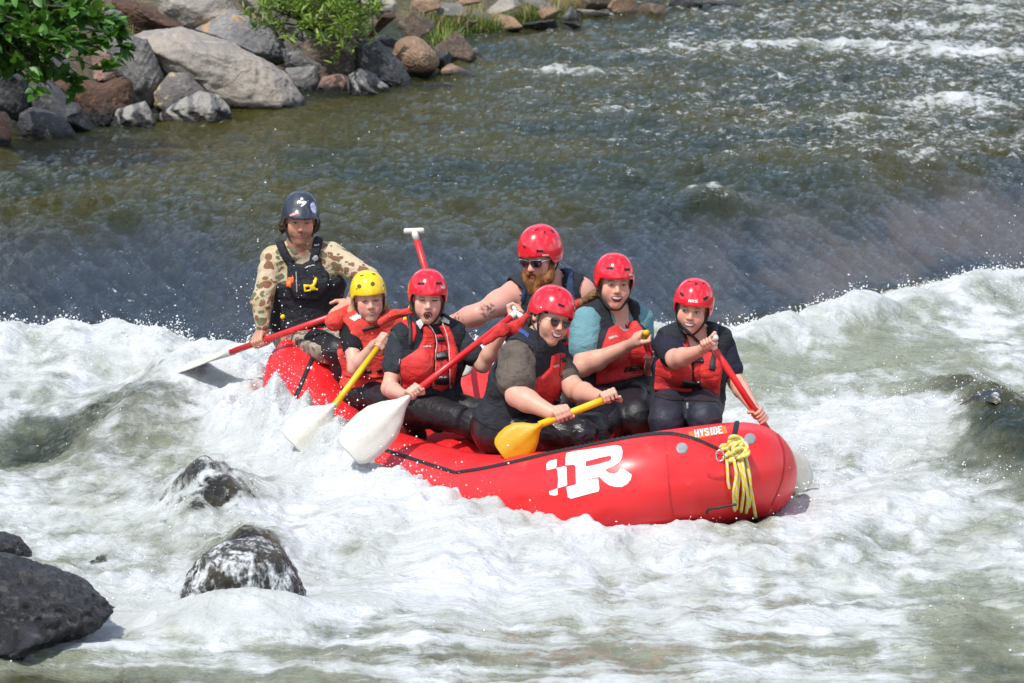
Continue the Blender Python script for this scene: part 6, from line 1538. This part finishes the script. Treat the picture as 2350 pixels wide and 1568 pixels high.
# ================================================================== SMILING MAN IN AVIATORS
def make_smiling():
    b = 20.32; J = lambda x, y, dd=0: P(x, y, b + dd)
    H = Head(J(1263, 729, -.02), 32, -4, 17, 1.03); N = J(1232, 792, .02)
    T = Torso(N, J(1184, 822, -.14), J(1268, 832, .14), J(1150, 985, -.02), J(1176, 985, .18), 1.16)
    Ea, Wa = J(1186, 908, -.28), J(1266, 948, -.40); Ca = P(1290, 953, 19.905); ax = shaft_dir(P(1412, 908, 19.96), P(1246, 972, 19.90))
    Eb, Wb = J(1322, 898, .0), J(1378, 914, -.26); Cb = P(1398, 913, 19.955)
    F = Field(); head_field(F, H, N, 'm', 'smile', .062, .006, 1.05); T.build(F)
    arm(F, T.SA, Ea, Wa, (.070, .060, .050, .034), .03); arm(F, T.SB, Eb, Wb, (.066, .058, .048, .033), .03); hand(F, Wa, Ca, ax, k=1.03, flip=-1, rs=.019); hand(F, Wb, Cb, ax, k=1.0, flip=-1, rs=.019)
    o, V, FF, bv = skin(F, 'smiling man in aviator sunglasses and red helmet leaning forward with a yellow paddle', J(1160, 1000, .1)); tint_skin(o, H, SKIN, (.62, .24, .17), .35, stub=.28)
    S = Field(); T.build(S, off=.010); sleeve(S, T.SA, Ea, .62, .092, .098); sleeve(S, T.SB, Eb, .5, .084, .08); neckline(S, T); S.noise(.008, (10, 10, 14), 1, 'ridge'); so, SV, SF, sb = garment(S, 'shirt', M_TAUPE, o)
    Vf = vest_field(T, .036, .02, .098, .072, 0, .006); vo, VV, VF, vb = garment(Vf, 'life_vest', M_VBLACK, o)
    kw = dict(res=2.2, h0=.003, h1=.018, soft=7); jb = joined((SV, SF), (VV, VF))
    lay('front_panel', Z(3, [(765, 720), (830, 690), (872, 700), (878, 780), (872, 860), (850, 950), (840, 1010), (800, 1100), (760, 1100), (700, 1060), (622, 1010), (625, 900), (690, 870), (760, 800)]), vb, M_VRED, vo, **kw)
    for q in ([(832, 725), (862, 722), (868, 765), (838, 772)], [(822, 862), (865, 852), (868, 905), (830, 922)], [(775, 1045), (830, 1030), (828, 1085), (775, 1098)]): lay('buckle', Z(3, q), vb, M_BUCK, vo, res=1.6, h0=.016, h1=.030, soft=3)
    lay('zip', band(Z(3, [(826, 700), (822, 800), (815, 870)]), 1.6), vb, M_BLACK, vo, res=1, h0=.020)
    word('lettering', 'NRS', Z(3, [(765, 800)])[0], Z(3, [(808, 780)])[0], 4.6, vb, M_PIPE, vo, .8, .022)
    lay('piping', band(Z(3, [(300, 690), (340, 610), (420, 550), (520, 520), (600, 570)]), 9), vb, cloth('lining_blue', (.045, .07, .24), .8), vo, res=2, h0=.003, h1=.009, soft=3)
    Pf = Field(); q = [P(*Z(3, [p])[0], b + dd) for p, dd in (((265, 560), .02), ((400, 465), .08), ((490, 452), .12), ((600, 400), .12))]
    dn_ = np.array((0, 0, -.034)); Pf.cone(q[0] + dn_, q[1] + dn_, .022, .034, .03, flat=(TOCAM, .4)); Pf.cone(q[1] + dn_, q[2] + dn_, .034, .034, .03, flat=(TOCAM, .4)); Pf.cone(q[2] + dn_, q[3], .034, .020, .03, flat=(TOCAM, .5)); Pf.noise(.009, (9, 9, 9), 2, 'ridge'); garment(Pf, 'head_pillow', M_VRED, vo, .007)
    L = Field(); L.cone(T.HA, T.HB, .135, None, .04); L.ell(T.mh - T.U * .01 - T.Fw * .03, (.17, .15, .13), np.stack([T.X, T.Fw, T.U], 1), .05); L.cone(T.mh, T.mh + T.U * .14, .145, .14, .04)
    legs(L, (T.HA, T.HB), (J(1335, 1000, -.22), J(1372, 985, .05)), (J(1300, 1030, .1), J(1345, 1030, .3)), (.112, .078, .055), .035); L.noise(.006, (7, 7, 10), 3, 'ridge'); garment(L, 'trousers', M_WETP, o, .0078)
    ho, hb = helmet(H, M_HRED, o, r=(.104, .126, .124), front=.030, side=.002, ear=.0)
    for q in ([(865, 1000), (942, 1025), (938, 1052), (868, 1028)], [(1050, 1075), (1070, 1085), (1068, 1108), (1050, 1098)]): lay('vent', Z(9, q), hb, M_HOLE, ho, res=.9, h0=.0015)
    lay('vent', band(Z(9, [(872, 838), (896, 850)]), 2.4), hb, M_HOLE, ho, res=.8, h0=.0015)
    c = Z(9, [(668, 1052)])[0]; lay('rivet', circle(c[0], c[1], 2.4, 10), hb, M_STEEL, ho, res=.7, h0=.002, h1=.004, soft=2)
    chin_strap(H, ho)
    Hr = Field(); Hr.cone(H.w(-.060, .045, .028), H.w(.045, .066, .032), .016, .014, .02); Hr.cone(H.w(-.073, .0, .01), H.w(-.066, -.05, -.045), .014, .02, .02); Hr.noise(.004, (50, 50, 50), 5, 'ridge'); garment(Hr, 'hair', M_BROWN, o, .0045, 0)
    shades(H, bv, o, 'aviator'); face(H, bv, o, 'open', M_BROWN, 'smile', M_LIP, shades=True)
make_smiling()

# ================================================================== LAUGHING WOMAN
def make_woman():
    b = 21.05; J = lambda x, y, dd=0: P(x, y, b + dd)
    H = Head(J(1409, 650, -.07), 10, 3, 3, 1.0); N = J(1408, 722, .03)
    T = Torso(N, J(1347, 742, -.06), J(1464, 736, .06), J(1385, 910, .0), J(1445, 910, .06), 1.05, fem=True)
    Ea, Wa = J(1338, 842, -.18), J(1438, 795, -.30); Ca = P(1472, 776, 20.68)
    Eb, Wb = J(1478, 838, .12), J(1488, 850, -.05)
    F = Field(); head_field(F, H, N, 'f', 'laugh', .050, .003, 1.0); T.build(F)
    arm(F, T.SA, Ea, Wa, (.066, .058, .046, .029), .03); arm(F, T.SB, Eb, Wb, (.058, .05, .042, .028)); hand(F, Wa, Ca + (0, 0, .0), nrm((.5, -.8, .35)), k=.98, flip=1, rs=.016); hand(F, Wb, P(1500, 830, 20.78), nrm(P(1474, 768, 20.68) - P(1540, 930, 20.95)), k=.95)
    o, V, FF, bv = skin(F, 'laughing woman with a ponytail in a red helmet and teal shirt', J(1410, 910, .1)); tint_skin(o, H, SKIN, (.66, .23, .17), .55)
    S = Field(); T.build(S, off=.008); sleeve(S, T.SA, Ea, .56, .088, .082); sleeve(S, T.SB, Eb, .5, .082, .07); neckline(S, T); S.noise(.005, (9, 9, 13), 1, 'ridge'); so, SV, SF, sb = garment(S, 'shirt', M_TEAL, o)
    Vf = vest_field(T, .036, .01, .098, .064, .035, .005); vo, VV, VF, vb = garment(Vf, 'life_vest', M_VBLACK, o)
    kw = dict(res=2.2, h0=.003, h1=.020, soft=8)
    lay('front_panel', Z(4, [(345, 660), (420, 620), (520, 605), (570, 602), (610, 660), (650, 740), (680, 830), (682, 930), (650, 1020), (560, 1050), (400, 1090), (250, 1115), (246, 1000), (270, 880), (300, 790)]), vb, M_VRED, vo, **kw)
    for q in ([(422, 655), (512, 630), (530, 672), (440, 695)], [(468, 962), (590, 935), (605, 985), (455, 1015)]): lay('buckle', Z(4, q), vb, M_BUCK, vo, res=1.6, h0=.018, h1=.034, soft=3)
    lay('zip', band(Z(4, [(470, 700), (500, 800), (525, 920), (545, 1040)]), 1.6), vb, simple('vest_seam', (.25, .012, .012), .8), vo, res=1, h0=.023)
    word('lettering', 'NRS', Z(4, [(345, 748)])[0], Z(4, [(408, 728)])[0], 4.6, vb, M_PIPE, vo, .8, .024)
    Pf = Field(); a, c = P(*Z(4, [(100, 470)])[0], b + .1), P(*Z(4, [(200, 460)])[0], b + .12); Pf.cone(a, c, .03, .036, .02); Pf.noise(.006, (9, 9, 9), 2, 'ridge'); garment(Pf, 'head_pillow', M_VRED, vo, .007)
    L = Field(); L.cone(T.HA, T.HB, .130, None, .03); legs(L, (T.HA, T.HB), (J(1395, 968, -.42), J(1462, 955, -.40)), (J(1400, 1040, -.36), J(1460, 1040, -.3)), (.108, .080, .055)); L.cone(T.mh, T.mh + T.U * .12, .128, .125, .03); L.noise(.005, (7, 7, 10), 3, 'ridge'); garment(L, 'trousers', M_DARKP, o)
    ho, hb = helmet(H, M_HRED, o, r=(.102, .124, .122), front=.030, side=-.022)
    for q in ([(328, 172), (380, 172), (382, 190), (328, 188)], [(470, 182), (515, 182), (515, 200), (472, 200)]): lay('vent', Z(4, q), hb, M_HOLE, ho, res=.9, h0=.0015)
    word('lettering', 'NRS', Z(4, [(510, 222)])[0], Z(4, [(540, 226)])[0], 4.6, hb, M_WHITE, ho, .7, .002)
    chin_strap(H, ho)
    for s_ in (-1, 1):
        Hr = Field(); Hr.cone(H.w(s_ * .058, .048, .038), H.w(s_ * .073, .005, -.01), .014, .013, .02); Hr.cone(H.w(s_ * .073, .005, -.01), H.w(s_ * .066, -.04, -.05), .013, .02, .02); Hr.noise(.003, (60, 60, 20), 5, 'ridge'); garment(Hr, 'hair', M_AUBURN, o, .0045, 0)
    pony = smooth_line([H.w(-.02, -.115, -.04), H.w(-.07, -.13, -.075), H.w(-.115, -.10, -.095), H.w(-.160, -.07, -.115)], 5)
    Hr = Field()
    for k in range(len(pony) - 1): Hr.cone(pony[k], pony[k + 1], np.interp(k, [0, 4, 15], [.020, .028, .010]), np.interp(k + 1, [0, 4, 15], [.020, .028, .010]), .012)
    Hr.noise(.006, (16, 60, 70), 5, 'ridge'); garment(Hr, 'ponytail', M_AUBURN, o, .0045, 0)
    face(H, bv, o, 'soft', M_AUBURN, 'laugh', M_LIP)
make_woman()

# ================================================================== GIRL AT THE BOW
def make_bow_girl():
    b = 20.62; J = lambda x, y, dd=0: P(x, y, b + dd)
    H = Head(J(1590, 707, -.08), -8, -3, 8, .96); N = J(1592, 772, .03)
    T = Torso(N, J(1532, 790, -.03), J(1655, 790, .03), J(1540, 925, .06), J(1606, 925, .08), .98, fem=True)
    Ea, Wa = J(1550, 826, -.24), J(1606, 806, -.40); Ca = P(1627, 783, 20.10); tx = nrm(P(1643, 768, 20.05) - P(1604, 787, 20.12)); ax = shaft_dir(P(1628, 782, 20.10), P(1775, 1008, 20.30))
    Eb, Wb = J(1690, 878, -.02), J(1728, 934, -.24); Cb = P(1741, 956, 20.255)
    F = Field(); head_field(F, H, N, 'f', 'smile', .050, .003, .95); T.build(F)
    arm(F, T.SA, Ea, Wa, (.058, .050, .043, .028)); arm(F, T.SB, Eb, Wb, (.054, .046, .038, .027)); hand(F, Wa, Ca - tx * .004, tx, k=.92, flip=1, rs=.014); hand(F, Wb, Cb, ax, k=.92, flip=1)
    o, V, FF, bv = skin(F, 'smiling girl at the bow in a red vented helmet, looking aside', J(1575, 930, .1)); tint_skin(o, H, SKIN, (.66, .23, .17), .5)
    S = Field(); T.build(S, off=.008); sleeve(S, T.SA, Ea, .62, .070, .070); sleeve(S, T.SB, Eb, .66, .068, .062); neckline(S, T); S.noise(.005, (10, 10, 14), 1, 'ridge'); so, SV, SF, sb = garment(S, 'shirt', M_NVYS, o)
    Vf = vest_field(T, .036, .03, .068, .064, .055, .005); vo, VV, VF, vb = garment(Vf, 'life_vest', M_VBLACK, o)
    kw = dict(res=2.2, h0=.003, h1=.020, soft=8)
    lay('front_panel', Z(4, [(728, 890), (800, 870), (900, 880), (1000, 890), (1010, 1000), (1012, 1170), (960, 1175), (850, 1165), (712, 1160), (718, 1050)]), vb, M_VRED, vo, **kw)
    lay('front_panel', Z(4, [(1020, 890), (1100, 870), (1160, 850), (1235, 900), (1252, 1000), (1235, 1100), (1225, 1205), (1200, 1215), (1100, 1200), (1022, 1180)]), vb, M_VRED, vo, **kw)
    lay('upper_panel', Z(4, [(965, 728), (1010, 735), (1060, 745), (1105, 745), (1110, 800), (1100, 880), (1020, 880), (900, 870), (905, 760), (960, 790)]), vb, M_VRED, vo, res=2.2, h0=.003, h1=.012, soft=6)
    for q in ([(925, 925), (1020, 905), (1102, 888), (1100, 945), (1000, 940), (920, 930)], [(915, 1100), (940, 1055), (1085, 1070), (1098, 1125), (1000, 1120), (905, 1100)]): lay('buckle', Z(4, q), vb, M_BUCK, vo, res=1.7, h0=.016, h1=.032, soft=3)
    lay('strap', Z(4, [(1150, 650), (1210, 640), (1215, 800), (1190, 1000), (1145, 990), (1170, 850)]), joined((SV, SF), (VV, VF)), M_BLACK, vo, res=1.8, h0=.018, h1=.026, soft=3)
    lay('strap', band(Z(4, [(900, 600), (960, 660), (1020, 730), (1080, 790)]), 7), joined((SV, SF), (VV, VF), (V, FF)), M_BLACK, vo, res=1.6, h0=.010, h1=.016, soft=3)
    lay('hip_strap', band([P_ for P_ in Z(4, [(705, 880), (690, 960), (640, 1080), (600, 1160), (585, 1260)])], 5), joined((SV, SF), (VV, VF)), M_BLACK, vo, res=1.6, h0=.01)
    L = Field(); L.cone(T.HA, T.HB, .128, None, .03); kn = (J(1528, 968, -.40), J(1618, 962, -.40)); legs(L, (T.HA, T.HB), kn, (J(1532, 1060, -.34), J(1615, 1060, -.3)), (.108, .082, .055), .025); L.cone(T.mh, T.mh + T.U * .12, .128, .122, .03); L.noise(.006, (9, 9, 13), 3, 'ridge'); lo, LV, LF, lb = garment(L, 'trousers', M_NVYP, o)
    lay('waistband', Z(4, [(720, 1170), (850, 1200), (1000, 1205), (1215, 1215), (1218, 1245), (1000, 1240), (850, 1238), (715, 1205)]), joined((LV, LF), (VV, VF)), M_BLACK, lo, res=2, h0=.004, h1=.010, soft=4)
    lay('zip', Z(4, [(968, 1255), (985, 1255), (986, 1300), (972, 1305)]), lb, M_GREY, lo, res=1.2, h0=.004)
    ho, hb = helmet(H, M_HRED, o, r=(.104, .124, .122), front=.032, side=-.030)
    for q in ([(912, 366), (945, 385), (952, 402), (932, 408), (918, 392)], [(1098, 420), (1125, 404), (1147, 405), (1128, 432), (1105, 442)], [(1032, 298), (1050, 294), (1058, 306), (1046, 318), (1034, 312)]): lay('vent', Z(4, q), hb, M_HOLE, ho, res=.8, h0=.0015)
    for q in ([(980, 288), (998, 284)], [(1092, 298), (1110, 304)]): lay('vent', band(Z(4, q), 2.6), hb, M_HOLE, ho, res=.8, h0=.0015)
    word('lettering', 'NRS', Z(4, [(984, 428)])[0], Z(4, [(1060, 434)])[0], 6.4, hb, M_WHITE, ho, .8, .002)
    chin_strap(H, ho)
    for s_ in (-1, 1):
        Hr = Field(); Hr.cone(H.w(s_ * .060, .042, .036), H.w(s_ * .074, .004, -.01), .013, .013, .02); Hr.cone(H.w(s_ * .074, .004, -.01), H.w(s_ * .066, -.03, -.05), .013, .017, .02); Hr.noise(.003, (60, 60, 20), 5, 'ridge'); garment(Hr, 'hair', M_AUBURN, o, .0045, 0)
    face(H, bv, o, 'open', M_AUBURN, 'smile', M_LIP, gaze=-.004)
make_bow_girl()
print('built in', round(time.time() - T0, 1), 's')
print('tris', sum(sum(len(p.vertices) - 2 for p in o.data.polygons) if len(o.data.polygons) < 200000 else 2 * len(o.data.polygons) for o in bpy.data.objects if o.type == 'MESH' and o.data.users == 1))
